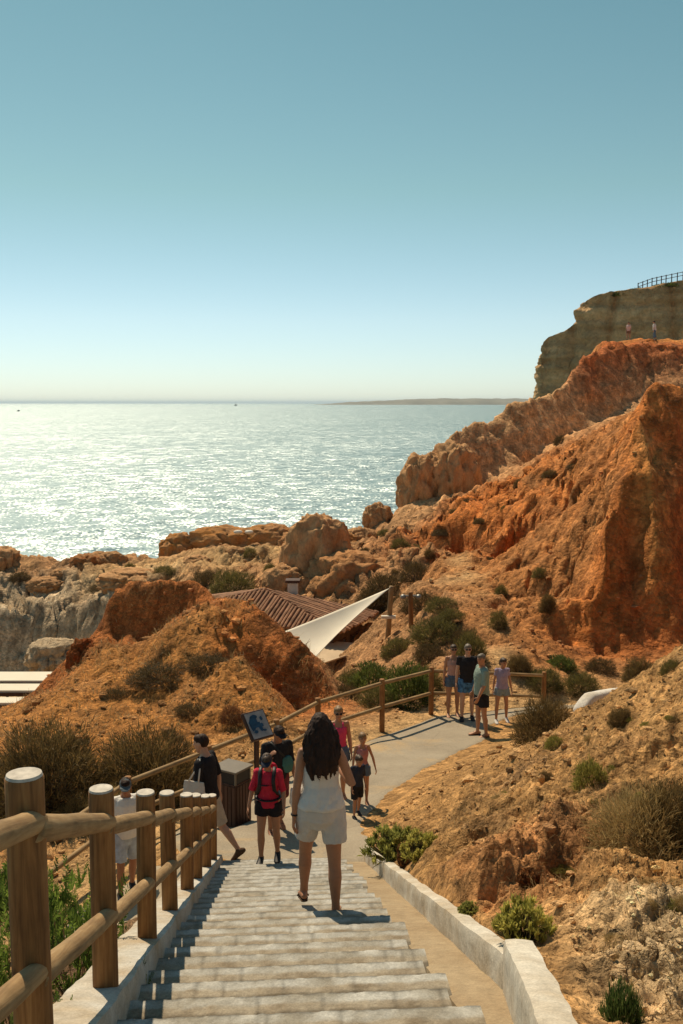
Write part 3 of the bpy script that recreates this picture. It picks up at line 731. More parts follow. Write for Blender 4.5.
right_side = [(.55, 12.4, 0), (.45, 13.2, 0), (.36, 14.2, 0), PP(388, 797), PP(430, 768), PP(468, 749), PP(488, 740), (3.25, 21.3, 0), (4.0, 22.25, 0), (5.4, 22.9, 0), (7.5, 23.5, 0)]
sheet('path', fence_side, right_side, M['asphalt'], 'dusty grey paved path curving away from the foot of the stairs', 'path')
sheet('path', [(-1.45, 12.45, 0), (-2.3, 12.15, 0), (-3.6, 11.9, 0)], [(-1.95, 13.3, 0), (-2.8, 14.3, 0), (-3.75, 13.2, 0)], M['concrete'], 'side branch of the path dropping away to the left behind the stair fence', 'path', 24, 16, .018)

# ------------------------------------------------------------------ people
SKIN = {'tan': (0.42, 0.205, 0.115), 'brown': (0.33, 0.15, 0.08), 'fair': (0.50, 0.28, 0.18)}
def rotx(a): return Matrix.Rotation(a, 3, 'X')
def person(at, H, rz, label, group=None, sex='m', skin='tan', lean=0.0, legs=((0, 0, 3), (0, 0, 3)), arms=((0, 8, 8, 0), (0, 8, 8, 0)),
           head=(0, 0), vox=.009, wear=(), hair=None, foot=None, fat=1.0, child=False, curl=35):
    """legs (right,left): hip flex, knee flex, abduction; arms (right,left): flex, abduction, elbow flex, inward; degrees. faces +Y, right hand +X"""
    s = H / 1.75
    V3 = Vector
    fem = sex == 'f'
    J = {}
    hipw = .088 if not fem else .092
    Rl = rotx(-R(lean))                               # lean forward (toward +Y)
    pel = V3((0, 0, .92))
    def T(p): return pel + Rl @ (V3(p) - pel)
    # legs
    for side, (hf, kf, ab) in zip((1, -1), legs):
        h = V3((side * hipw, 0, .90)); d1 = V3((side * math.sin(R(ab)), math.sin(R(hf)), -math.cos(R(hf)))).normalized()
        k = h + d1 * .425; a2 = hf - kf
        d2 = V3((side * math.sin(R(ab)) * .4, math.sin(R(a2)), -math.cos(R(a2)))).normalized(); an = k + d2 * .405
        J[side] = (h, k, an, a2)
    low = min(J[1][2].z, J[-1][2].z) - .075
    shw = .180 if not fem else .158
    if child: shw *= .92
    A_ = {}
    for side, (f, ab, e, inw) in zip((1, -1), arms):
        sh = V3((side * shw, -.005, 1.405))
        d1 = V3((side * math.sin(R(ab)), math.sin(R(f)) * math.cos(R(ab)), -math.cos(R(f)) * math.cos(R(ab)))).normalized()
        f2 = f + e
        d2 = V3((side * math.sin(R(ab)) * .6 - side * math.sin(R(inw)), math.sin(R(f2)), -math.cos(R(f2)))).normalized()
        sh = T(sh); d1 = Rl @ d1; d2 = Rl @ d2
        el = sh + d1 * .285; wr = el + d2 * .25
        A_[side] = (sh, el, wr, d2)
    hz = 1.03 if not child else 1.12
    nk = T((0, .0, 1.46)); hc0 = V3((0, .035, 1.632 if not child else 1.62))
    hp, hy = head
    RH = Rl @ Matrix.Rotation(R(hy), 3, 'Z') @ rotx(-R(hp))
    hc = T((0, 0, 1.50)) + RH @ V3((0, .03, .135))
    root = empty('person', at, R(rz)); tag(root, label, 'person', group)
    off = V3((0, 0, -low))
    def scale_mb(mb):
        mb.V = [tuple((V3(v) + off) * s) for v in mb.V]; return mb
    # torso rings (z, halfwidth, halfdepth, y)
    if fem: prof = [(.775, .10, .08, -.005), (.80, .10, .085, -.005), (.86, .158, .112, -.012), (.93, .168, .118, -.014), (1.0, .148, .10, -.006), (1.08, .122, .088, .002), (1.17, .13, .096, .006), (1.27, .142, .112, .012), (1.35, .142, .098, .004), (1.41, .125, .075, -.004), (1.455, .07, .056, -.004), (1.49, .05, .05, 0)]
    else: prof = [(.775, .10, .08, 0), (.80, .10, .085, 0), (.86, .15, .11, -.005), (.93, .158, .115, -.008), (1.0, .15, .108, 0), (1.08, .146, .106, .004), (1.18, .156, .112, .006), (1.28, .168, .116, .006), (1.36, .170, .105, 0), (1.42, .145, .08, -.006), (1.465, .08, .062, -.006), (1.50, .056, .056, 0)]
    prof = [(z, w * fat * (.94 if child else 1), d * fat, y) for z, w, d, y in prof]
    def torso(mb, z0, z1, g=0.0, gw=0.0, flare=0.0):
        P_ = [p for p in prof if z0 <= p[0] <= z1]
        def at_(z):
            zs = [p[0] for p in prof]; return [float(np.interp(z, zs, [p[q] for p in prof])) for q in (1, 2, 3)]
        zs = sorted(set([z0] + [p[0] for p in P_] + [z1])); pts = []; rad = []
        for z in zs:
            w, d, y = at_(z); fl_ = flare * max(0, 1 - (z - z0) / max(.3, (z1 - z0)))
            pts.append(T((0, y, z))); rad.append((w + g + fl_, d + g + gw + fl_))
        mb.tube(pts, rad, 24)
    def arm(mb, side, t0, t1, g=0.0, end=0.0):
        sh, el, wr, d2 = A_[side]
        k = .88 if fem else 1.0
        if child: k *= .86
        path = [(sh + (sh - el).normalized() * .02, .046), (sh.lerp(el, .18), .051), (sh.lerp(el, .5), .046), (el, .040), (el.lerp(wr, .22), .042), (el.lerp(wr, .6), .034), (wr, .0255)]
        tt = [0, .09, .25, .5, .61, .8, 1.0]
        sel = [(p, r * k + g) for (p, r), t in zip(path, tt) if t0 <= t <= t1 + 1e-6]
        if sel and t1 < 1 and len(sel) > 1: sel[-1] = (sel[-1][0], sel[-1][1] + end)
        mb.tube([p for p, r in sel], [r for p, r in sel], 14, round_caps=(g == 0))
    def leg(mb, side, t0, t1, g=0.0, flare=0.0, out=0.0):
        h, k, an, a2 = J[side]; kk = (1.04 if fem else 1.0) * (.9 if child else 1)
        path = [(h + V3((0, 0, .05)), .088, 0), (h.lerp(k, .15), .089, .08), (h.lerp(k, .4), .078, .2), (h.lerp(k, .6), .069, .3), (h.lerp(k, .85), .058, .43), (k, .054, .5), (k.lerp(an, .12), .052, .56), (k.lerp(an, .33) + V3((0, -.012, 0)), .056, .67), (k.lerp(an, .6) + V3((0, -.004, 0)), .044, .8), (k.lerp(an, .85), .034, .92), (an, .035, 1.0)]
        sel = [(p, r * kk + g, t) for p, r, t in path if t0 - 1e-6 <= t <= t1 + 1e-6]
        n = len(sel)
        mb.tube([p + V3((side * out * t / max(t1, .01), 0, 0)) for p, r, t in sel], [r + flare * i / max(1, n - 1) for i, (p, r, t) in enumerate(sel)], 16, round_caps=(g == 0))
    def footm(mb, side, g=0.0, sole=0.0):
        h, k, an, a2 = J[side]
        pitch = R(max(-50, min(35, a2 * .75))) if foot is None else R(foot[0 if side == 1 else 1])
        Rf = rotx(pitch)
        def q(y, z): return an + Rf @ V3((side * .012 * (y + .05) / .2, y, z))
        mb.tube([q(-.055, -.04), q(-.03, -.035), q(.03, -.03), q(.09, -.045), q(.15, -.055), q(.185, -.06)],
                [(.026 + g, .026 + g), (.034 + g, .036 + g), (.038 + g, .040 + g), (.044 + g, .028 + g), (.045 + g, .018 + g), (.03 + g, .013 + g)], 14, round_caps=True)
        return q
    # ---- body
    mb = MB(); torso(mb, .80, 1.49)
    for sd in (1, -1):
        arm(mb, sd, 0, 1); leg(mb, sd, 0, 1); footm(mb, sd)
        sh, el, wr, d2 = A_[sd]
        # shoulder cap joins arm and torso
        mb.tube([T((sd * .06, -.004, 1.43)), T((sd * (shw - .02), -.004, 1.408)), sh.lerp(A_[sd][1], .1)], [.04, .047, .045], 12, round_caps=True)
        # hand
        hd = d2.normalized(); ul = V3((0, 1, 0)); side_ax = Rl @ ul; side_ax = (side_ax - hd * side_ax.dot(hd))
        if side_ax.length < .2: side_ax = V3((0, 0, 1)) - hd * hd.z
        side_ax.normalize(); nrm = hd.cross(side_ax) * sd       # side_ax: thumb side; nrm: palm inward
        if nrm.x * sd > 0: nrm = -nrm
        w0 = wr + hd * .005
        mb.tube([w0, w0 + hd * .03, w0 + hd * .065, w0 + hd * .09], [(.025, .018), (.036, .016), (.040, .014), (.037, .012)], 12, lat=side_ax, round_caps=True)
        for i, (o, ln) in enumerate([(.030, .068), (.010, .078), (-.010, .072), (-.030, .056)]):
            b0 = w0 + hd * .085 + side_ax * o; d = hd.copy(); pts = [b0 - hd * .02, b0]; sp = side_ax * (o * .25)
            for sg in (.45, .32, .23):
                d = (Matrix.Rotation(-R(curl) * (1 if nrm.cross(hd).dot(side_ax) > 0 else -1) * 0, 3, side_ax) @ d)
                d = (d * math.cos(R(curl * .6)) + nrm * math.sin(R(curl * .6))).normalized(); pts.append(pts[-1] + (d + sp * .6).normalized() * ln * sg * 1.05)
            mb.tube(pts, [.0095, .0095, .009, .0085, .0075], 8, round_caps=True)
        t0 = w0 + hd * .028 + side_ax * .03; td = (hd * .55 + side_ax * .7 + nrm * .35).normalized()
        mb.tube([t0 - td * .015, t0 + td * .025, t0 + td * .045 + hd * .008, t0 + td * .055 + hd * .028], [.012, .0115, .010, .008], 8, round_caps=True)
    # neck + head
    nr = .046 if fem or child else .056
    mb.tube([T((0, -.008, 1.43)), T((0, -.004, 1.49)), hc + RH @ V3((0, -.02, -.06))], [nr * 1.25, nr, nr], 14, round_caps=True)
    hs = 1.0 if not child else 1.0 + .28 * (1 - min(1, (H - .9) / .8))
    def HP(p): return hc + RH @ (V3(p) * hs)
    mb.ellipsoid(hc, (.074 * hs, .093 * hs, .10 * hs), RH, 20, 14)
    mb.tube([HP((0, .02, -.045)), HP((0, .038, -.085)), HP((0, .05, -.112))], [(.06 * hs, .058 * hs), (.05 * hs, .05 * hs), (.028 * hs, .026 * hs)], 14, round_caps=True)
    mb.tube([HP((0, .083, .012)), HP((0, .100, -.018)), HP((0, .100, -.030))], [.009 * hs, .013 * hs, .013 * hs], 8, round_caps=True)
    mb.ellipsoid(HP((0, .083, .028)), (.045 * hs, .016 * hs, .010 * hs), RH, 12, 8)
    mb.ellipsoid(HP((0, .083, -.062)), (.022 * hs, .013 * hs, .010 * hs), RH, 10, 6)
    for sd in (1, -1): mb.ellipsoid(HP((sd * .076, -.004, -.005)), (.009 * hs, .020 * hs, .032 * hs), RH, 10, 8)
    me, co = voxel(scale_mb(mb), 'body', vox * .85, 3)
    # skin tones: face features lie in the skin colour itself
    base = np.array(SKIN[skin]); cols = np.tile(base, (len(co), 1))
    inv = RH.inverted(); hcw = (hc + off) * s
    loc = (co - np.array(hcw)) @ np.array(inv).T / (s * hs)
    def spot(c, r, colr, k=1.0):
        d = np.sqrt((((loc - np.array(c)) / np.array(r)) ** 2).sum(1)); w = np.clip(1.6 - d, 0, 1)[:, None] * k
        cols[:] = cols * (1 - w) + np.array(colr) * w
    for sd in (1, -1):
        spot((sd * .031, .085, .008), (.016, .03, .008), (.10, .07, .055)); spot((sd * .031, .09, .028), (.021, .03, .005), (.05, .03, .02), .8)
    spot((0, .095, -.060), (.024, .03, .008), (.32, .09, .07), .9); spot((0, .06, -.03), (.05, .05, .05), base * np.array((1.05, .92, .9)), .5)
    set_col(me, cols); body = link('body', me, M['skin'], root)
    # ---- wear
    def wr_noise(c):
        return fbm(c[:, 0] * 11 + H * 31, c[:, 1] * 11, c[:, 2] * 6, 3, .6) * .014
    for w in wear:
        kind, mat = w[0], w[1]; o = w[2] if len(w) > 2 else {}
        mb = MB()
        if kind == 'tee':
            g = o.get('g', .014)
            torso(mb, o.get('hem', .88), 1.455, g, .004, o.get('flare', .012))
            for sd in (1, -1):
                mb.tube([T((sd * .06, -.004, 1.425)), T((sd * (shw - .02), -.004, 1.405)), A_[sd][0].lerp(A_[sd][1], .1)], [.052, .058, .058], 12, round_caps=True)
                arm(mb, sd, 0, o.get('sl', .5), .014, .006); mb.ellipsoid(A_[sd][0], (.068, .066, .066), None, 14, 10)
        elif kind == 'tank':
            torso(mb, o.get('hem', .9), o.get('top', 1.36), .010, .002, o.get('flare', .008))
            for sd in (1, -1):
                if o.get('strap', True):
                    mb.tube([T((sd * .075, .098, 1.33)), T((sd * .08, .055, 1.42)), T((sd * .08, -.0, 1.452)), T((sd * .08, -.075, 1.41)), T((sd * .075, -.1, 1.33))], [(.018, .012)] * 5, 8)
        elif kind == 'bandeau':
            zs = [(.955, .200, .160, -.006), (.97, .203, .162, -.006), (1.05, .182, .142, 0), (1.14, .155, .116, .006), (1.22, .153, .116, .010), (1.29, .153, .119, .012), (1.325, .151, .114, .008)]
            pts = [T((0, y, z)) for z, a, b, y in zs]; mb.tube(pts, [(a, b) for z, a, b, y in zs], 40)
        elif kind == 'shorts':
            g = o.get('g', .018); end = o.get('end', .30)
            torso(mb, .775, o.get('top', 1.03), g * .75 + .004, .004)
            for sd in (1, -1): leg(mb, sd, 0, end, g, o.get('flare', .018), o.get('out', .012))
        elif kind == 'shoes':
            for sd in (1, -1):
                mb = MB(); footm(mb, sd, .009); h, k, an, a2 = J[sd]
                if o.get('high', True): mb.tube([an + V3((0, 0, -.02)), an + V3((0, 0, .02))], [.044, .043], 12)
                me, _ = voxel(scale_mb(mb), 'shoe', vox, 2); link('shoe', me, mat, root)
            continue
        elif kind == 'sandals':
            for sd in (1, -1):
                mb = MB(); q = footm(MB(), sd)
                mb.tube([q(-.065, -.078), q(.0, -.076), q(.10, -.082), q(.19, -.083)], [(.03, .009), (.036, .010), (.046, .010), (.03, .008)], 12, round_caps=True)
                mb.tube([q(.09, -.06) + V3((-.05, 0, -.01)), q(.09, -.015), q(.09, -.06) + V3((.05, 0, -.01))], [.008, .010, .008], 8, lat=(0, 1, 0))
                scale_mb(mb); link('sandal', mb.mesh('sandal', True), mat, root)
            continue
        elif kind == 'glasses':
            for sd in (1, -1):
                mb.ellipsoid(HP((sd * .033, .090, .006)), (.027 * hs, .010 * hs, .021 * hs), RH, 12, 8)
                mb.tube([HP((sd * .058, .08, .01)), HP((sd * .080, .0, .012))], [.003, .003], 6)
            mb.tube([HP((-.012, .098, .01)), HP((.012, .098, .01))], [.003, .003], 6)
            scale_mb(mb); link('sunglasses', mb.mesh('sunglasses', True), mat, root); continue
        elif kind == 'cap':
            mb2 = MB()
            mb2.ellipsoid(HP((0, -.006, .028)), (.082 * hs, .101 * hs, .088 * hs), RH, 20, 12)
            mb2.tube([HP((0, .07, .03)), HP((0, .12, .036)), HP((0, .160, .024))], [(.078 * hs, .012), (.072 * hs, .009), (.045 * hs, .006)], 14, round_caps=True)
            me, c2 = voxel(scale_mb(mb2), 'cap', .007, 1)
            link('cap', me, mat, root); continue
        elif kind == 'bracelet':
            sh, el, wr_, d2 = A_[o['side']]; c = wr_ - d2 * .02
            mb.tube([c, c + d2 * .012], [.031, .031], 14); scale_mb(mb); link('bracelet', mb.mesh('bracelet', True), mat, root); continue
        dd = o.get('noise', 1.0)
        me, _ = voxel(scale_mb(mb), kind, vox, 2, lambda c: wr_noise(c) * dd)
        nm = {'tee': 'shirt', 'tank': 'top', 'bandeau': 'top', 'shorts': 'shorts'}[kind]
        ob = link(nm, me, mat, root)
        if len(w) > 3: ob['label'] = w[3]
    # ---- hair
    if hair:
        style, mat = hair; mb = MB()
        if style in ('short', 'pony', 'bob'):
            mb.ellipsoid(HP((0, -.022, .022)), (.083 * hs, .093 * hs, .097 * hs), RH, 20, 14)
            mb.ellipsoid(HP((0, .02, .062)), (.068 * hs, .072 * hs, .052 * hs), RH, 16, 10)
            if style == 'pony': mb.tube([HP((0, -.09, .03)), HP((0, -.14, .0)), HP((0, -.14, -.08)), HP((0, -.12, -.15))], [.025, .032, .027, .012], 10, round_caps=True)
            if style == 'bob':
                for sd in (1, -1): mb.tube([HP((sd * .06, -.02, .02)), HP((sd * .078, -.01, -.06)), HP((sd * .075, 0, -.15))], [.03, .03, .018], 10, round_caps=True)
                mb.tube([HP((0, -.07, .02)), HP((0, -.09, -.07)), HP((0, -.085, -.17))], [(.07, .03), (.075, .03), (.05, .02)], 12, round_caps=True)
            me, _ = voxel(scale_mb(mb), 'hair', .008, 2, lambda c: fbm(c[:, 0] * 40, c[:, 1] * 40, c[:, 2] * 18, 3) * .008)
        elif style == 'long':
            mb.ellipsoid(HP((0, -.018, .02)), (.086, .098, .100), RH, 22, 14)
            mb.tube([HP((0, -.045, .03)), HP((0, -.075, -.06)), HP((0.0, -.105, -.16)), HP((.004, -.135, -.26)), HP((.014, -.145, -.32)), HP((.022, -.14, -.37))],
                    [(.086, .068), (.098, .066), (.112, .060), (.112, .052), (.088, .042), (.04, .022)], 28, round_caps=True)
            r2 = np.random.default_rng(5)
            for i in range(210):
                a = r2.uniform(-1.5, 1.5); rad0 = .085
                p0 = HP((rad0 * math.sin(a), -.02 - rad0 * math.cos(a), r2.uniform(-.02, .06)))
                x_ = math.sin(a) * .108 + r2.normal(0, .01); ph = r2.uniform(0, 6); L_ = r2.uniform(.55, 1.02)
                pts = [p0]
                for t in (.2, .4, .6, .8, 1.0):
                    t_ = t * L_; wv = .019 * math.sin(ph + t_ * 11)
                    nar = 1.08 - .38 * max(0, t_ - .55) / .5
                    pts.append(HP((x_ * nar * (.9 + .25 * min(1, t_ * 2)) + wv, -.045 - .098 * min(1, t_ * 1.25) - math.cos(a) * .058 * (1 - .35 * t_) + wv * .6, .03 - .45 * t_)))
                mb.tube(pts, [.006, .0075, .008, .0075, .006, .0025], 6)
            me, _ = voxel(scale_mb(mb), 'hair', .0055, 1, lambda c: fbm(c[:, 0] * 55, c[:, 1] * 55, c[:, 2] * 9, 3) * .008)
        link('hair', me, mat, root)
    # ground contact: lowest point of everything on the feet
    J2 = {k_: [(v + off) * s if isinstance(v, Vector) else v for v in val] for k_, val in J.items()}
    A2 = {k_: [(v + off) * s if i < 3 else v for i, v in enumerate(val)] for k_, val in A_.items()}
    return dict(root=root, T=lambda p: (T(p) + off) * s, A=A2, J=J2, s=s, head=hcw)

def feet_at(px, py, y): return P(px, py, y)
def on_path(px, y):
    p = P(px, 800, y); x = (px - 341.5) / 1000. * y / .957
    return (x, y, Hat(x, y) + .012)

white = cloth('white cotton', (0.74, 0.71, 0.66), .05); offw = cloth('off white linen', (0.62, 0.59, 0.55), .06)
blackc = cloth('black cotton', (0.022, 0.020, 0.022)); redc = cloth('crimson fabric', (0.52, 0.03, 0.06)); navy = cloth('dark navy fabric', (0.03, 0.035, 0.055))
pinkc = cloth('bright pink fabric', (0.62, 0.06, 0.14)); denim = cloth('blue denim', (0.10, 0.14, 0.20)); sage = cloth('sage green jersey', (0.24, 0.31, 0.26))
lav = cloth('lavender jersey', (0.34, 0.27, 0.36)); peach = cloth('peach pink jersey', (0.52, 0.30, 0.24)); blues = cloth('blue patterned swim fabric', (0.06, 0.15, 0.28), .8)
lightblue = cloth('pale blue checked fabric', (0.42, 0.48, 0.56), .2); shoe_br = cloth('brown suede', (0.10, 0.06, 0.035)); teal = cloth('teal fabric', (0.06, 0.16, 0.15)); sand_c = cloth('beige cotton', (0.48, 0.40, 0.30))

# 1 the woman on the stairs (back view, mid-stride)
W1 = person((0, 0, 0), 1.63, 3, 'woman with long dark hair in white strapless top and white shorts walking down the stairs', None, 'f', 'tan', 1.0,
            legs=((-7, 2, 3), (20, 12, 5)), arms=((-4, 22, 118, 48), (-6, 9, 8, 0)), head=(6, 4), vox=.0065,
            wear=[('bandeau', white, {'noise': 1.3}), ('shorts', offw, {'end': .30, 'g': .020, 'flare': .010, 'noise': 1.0, 'out': .018}), ('sandals', shoe_br), ('bracelet', M['black'], {'side': -1})], hair=('long', M['hair_dark']), foot=(0, -14))
p = P(321, 906, 7.62); W1['root'].location = (p[0], p[1], stair_z(7.68) + .008)
# 2 teen in red with backpack
p = on_path(269, 11.95); p = (p[0], 11.95, stair_z(11.95) + .03)
W2 = person(p, 1.45, 176, 'person in crimson shirt, navy cap and black shorts at the foot of the stairs', None, 'f', 'tan', 8,
            legs=((10, 14, 2), (-6, 6, 2)), arms=((6, 16, 25, 0), (8, 16, 30, 5)), head=(13, 0), wear=[('tee', redc, {'sl': .5}), ('shorts', blackc, {'end': .2, 'flare': .01}), ('shoes', M['black']), ('cap', navy)], hair=('short', M['hair_brown']))
# 3 man in black with tote
W3 = person(on_path(208, 12.75), 1.76, 72, 'young man in black t-shirt with a canvas tote bag on his shoulder', None, 'm', 'fair', 3,
            legs=((-20, 18, 2), (24, 10, 2)), arms=((-12, 10, 14, 0), (6, 12, 20, 0)), head=(4, 8), wear=[('tee', blackc, {'sl': .5, 'g': .02}), ('shorts', sand_c, {'end': .5, 'g': .022}), ('shoes', shoe_br)], hair=('short', M['hair_dark']), foot=(-40, 0))
# 4 man in white behind the stair fence
x4 = (128 - 341.5) / 1000 * 13.6 / .957
W4 = person((x4, 13.5, Hat(x4, 13.5) + .02), 1.78, 205, 'man in white t-shirt, grey cap and pale blue shorts behind the stair fence', None, 'm', 'brown', 4,
            legs=((14, 20, 2), (-8, 8, 2)), arms=((10, 10, 30, 0), (-5, 10, 20, 0)), head=(10, -15), wear=[('tee', white, {'g': .022}), ('shorts', lightblue, {'end': .43, 'g': .022}), ('shoes', M['black']), ('cap', cloth('grey cap', (.12, .14, .15))), ('glasses', M['black'])], hair=('short', M['hair_dark']))
# 5 man with dark cap behind red
W5 = person(on_path(277, 13.9), 1.63, 200, 'man in black t-shirt and dark cap raising a hand to his face', None, 'm', 'brown', 6,
            legs=((8, 10, 3), (-10, 10, 3)), arms=((20, 14, 125, 24), (4, 10, 25, 0)), head=(14, 10), wear=[('tee', blackc, {'g': .02}), ('shorts', cloth('dark red shorts', (.16, .03, .03)), {'end': .43, 'g': .022}), ('sandals', M['black']), ('cap', blackc)], hair=('short', M['hair_dark']))
# 6 woman in pink
W6 = person(on_path(338, 15.6), 1.60, 188, 'woman in bright pink top and sunglasses walking behind the long haired woman', None, 'f', 'tan', 3,
            legs=((8, 8, 2), (-8, 8, 2)), arms=((5, 10, 30, 5), (-5, 10, 18, 0)), head=(4, 0), wear=[('tank', pinkc), ('shorts', denim, {'end': .22}), ('sandals', shoe_br), ('glasses', M['black'])], hair=('short', M['hair_blond']))
# 7 girl, 8 small child
W7 = person(on_path(362, 15.2), 1.18, 190, 'fair haired girl in a dusty pink top standing behind the small child', None, 'f', 'tan', 0,
            legs=((4, 4, 3), (-4, 4, 3)), arms=((0, 12, 10, 0), (0, 22, 8, 0)), head=(5, 0), wear=[('tank', cloth('dusty pink jersey', (.42, .18, .17)), {'strap': True}), ('shorts', denim, {'end': .25}), ('sandals', shoe_br)], hair=('short', M['hair_blond']), child=True, fat=.95)
W8 = person(on_path(357, 14.55), .98, 210, 'small child in dark t-shirt and dark shorts on the path in front of a girl', None, 'm', 'tan', 4,
            legs=((10, 12, 4), (-8, 8, 4)), arms=((6, 10, 20, 0), (-6, 12, 16, 0)), head=(12, 0), wear=[('tee', navy), ('shorts', blackc, {'end': .45}), ('shoes', M['black'])], hair=('short', M['hair_brown']), child=True)
# group of four at the bend
gp = 'four walkers standing at the bend of the path'
W9 = person(on_path(451, 22.15), 1.66, 182, 'woman in peach tank top and denim shorts beside the man in black t-shirt', gp, 'f', 'tan', 0,
            legs=((3, 3, 2), (-3, 3, 2)), arms=((0, 9, 8, 0), (0, 9, 8, 0)), wear=[('tank', peach), ('shorts', denim, {'end': .22}), ('sandals', M['black']), ('glasses', M['black'])], hair=('pony', M['hair_brown']))
W10 = person(on_path(465, 21.8), 1.74, 178, 'fair man in black t-shirt and blue patterned shorts beside the woman in peach', gp, 'm', 'fair', 0,
             legs=((3, 3, 3), (-3, 3, 3)), arms=((0, 10, 10, 0), (0, 10, 12, 0)), wear=[('tee', blackc, {'sl': .45}), ('shorts', blues, {'end': .40, 'g': .024}), ('shoes', M['black']), ('glasses', M['black'])], hair=('short', M['hair_grey']))
W11 = person(on_path(479, 20.3), 1.76, 105, 'older man in sage green t-shirt and black shorts turned sideways on the path', gp, 'm', 'tan', 0,
             legs=((4, 4, 2), (-3, 4, 2)), arms=((2, 10, 16, 0), (10, 10, 20, 0)), head=(2, 35), wear=[('tee', sage, {'sl': .5, 'g': .022}), ('shorts', blackc, {'end': .40, 'g': .022}), ('sandals', M['black'])], hair=('short', M['hair_grey']), fat=1.06)
W12 = person(on_path(499, 21.6), 1.46, 186, 'girl in lavender t-shirt and denim shorts with her hair tied back, apart from the adults', gp, 'f', 'tan', 0,
             legs=((4, 4, 6), (-4, 4, 6)), arms=((0, 14, 10, 0), (0, 14, 10, 0)), head=(8, 20), wear=[('tee', lav, {'sl': .45, 'g': .022, 'hem': .94}), ('shorts', cloth('pale denim', (.22, .27, .30)), {'end': .22}), ('shoes', offw)], hair=('pony', M['hair_brown']), child=True)
# two walkers on the cliff top
for (px, y, h, rz, lab, top, bot, sl) in [(623, 92.5, 1.65, 150, 'distant walker in pale pink top on the edge of the red cliff', cloth('pale pink jersey', (.62, .42, .38)), cloth('brown shorts', (.2, .11, .07)), 'f'),
                                    (648.5, 92.0, 1.78, 60, 'distant walker in white top and blue trousers on the cliff top', offw, cloth('blue grey trousers', (.10, .16, .22)), 'm')]:
    x = (px - 341.5) / 1000 * y / CT
    person((x, y, Hat(x, y)), h, rz, lab, 'walkers on the cliff top', sl, 'tan', 4, legs=((8, 8, 2), (-8, 8, 2)), vox=.014,
           wear=[('tee', top, {'g': .03}), ('shorts', bot, {'end': .8 if sl == 'm' else .35, 'g': .025}), ('shoes', M['black'])], hair=('short', M['hair_dark']))

# bags
def to_world(w, p): return w['root'].matrix_basis @ Vector(p)
bpy.context.view_layer.update()
def tote():
    t = empty('tote_bag', W3['root'].location, W3['root'].rotation_euler.z)
    tag(t, 'cream canvas tote bag hanging from the shoulder of the man in black', 'bag')
    s = W3['s']; S_ = W3['A'][-1][0]
    c = S_ + Vector((-.095, .03, -.36)) ; mb = MB()
    mb.tube([c + Vector((0, 0, .17)), c + Vector((.005, 0, .0)), c + Vector((0, 0, -.17)), c + Vector((0, 0, -.19))], [(.015, .15), (.04, .165), (.035, .175), (.02, .165)], 20)
    me, _ = voxel(mb, 'bag_body', .01, 2, lambda q: fbm(q[:, 0] * 12, q[:, 1] * 12, q[:, 2] * 7, 3) * .012)
    link('bag_body', me, cloth('cream canvas', (.55, .49, .42), .06), t)
    for dy in (-.07, .07):
        m2 = MB(); m2.tube([c + Vector((-.012, dy, .16)), S_ + Vector((-.062, dy * .4 - .01, -.06)), S_ + Vector((-.0, dy * .15, .075)), S_ + Vector((.04, 0, .06))], [(.008, .012)] * 4, 8)
        m2.build('strap', cloth('cream webbing', (.6, .54, .46), .05), t, True)
tote()
def backpack():
    t = empty('backpack', W2['root'].location, W2['root'].rotation_euler.z); tag(t, 'red backpack with black straps worn by the person in the navy cap', 'backpack')
    T_ = W2['T']; s = W2['s']; mb = MB()
    mb.tube([T_((0, -.19, 1.0)), T_((0, -.21, 1.1)), T_((0, -.21, 1.3)), T_((0, -.18, 1.44))], [(.13 * s, .075 * s), (.15 * s, .09 * s), (.15 * s, .085 * s), (.11 * s, .05 * s)], 18, round_caps=True)
    me, _ = voxel(mb, 'bag_body', .012, 2); link('bag_body', me, redc, t)
    for sd in (1, -1):
        m2 = MB(); m2.tube([T_((sd * .085, -.13, 1.42)), T_((sd * .10, -.03, 1.485)), T_((sd * .105, .06, 1.45)), T_((sd * .10, .145, 1.34)), T_((sd * .115, .145, 1.2)), T_((sd * .165, .06, 1.08)), T_((sd * .14, -.13, 1.04))], [(.024, .009)] * 7, 8, lat=(1, 0, 0)); m2.build('shoulder_strap', M['black'], t, True)
    m2 = MB(); m2.tube([T_((-.11, .152, 1.28)), T_((0, .155, 1.28)), T_((.11, .152, 1.28))], [.008] * 3, 8); m2.build('chest_strap', M['black'], t, True)
    m3 = MB(); pts = [T_((.178 * math.sin(a), .14 * math.cos(a) + .005, 1.02)) for a in np.linspace(-2.2, 2.2, 15)]; m3.tube(pts, [(.010, .02)] * 15, 8, lat=(0, 0, 1)); m3.build('hip_belt', M['black'], t, True)
backpack()
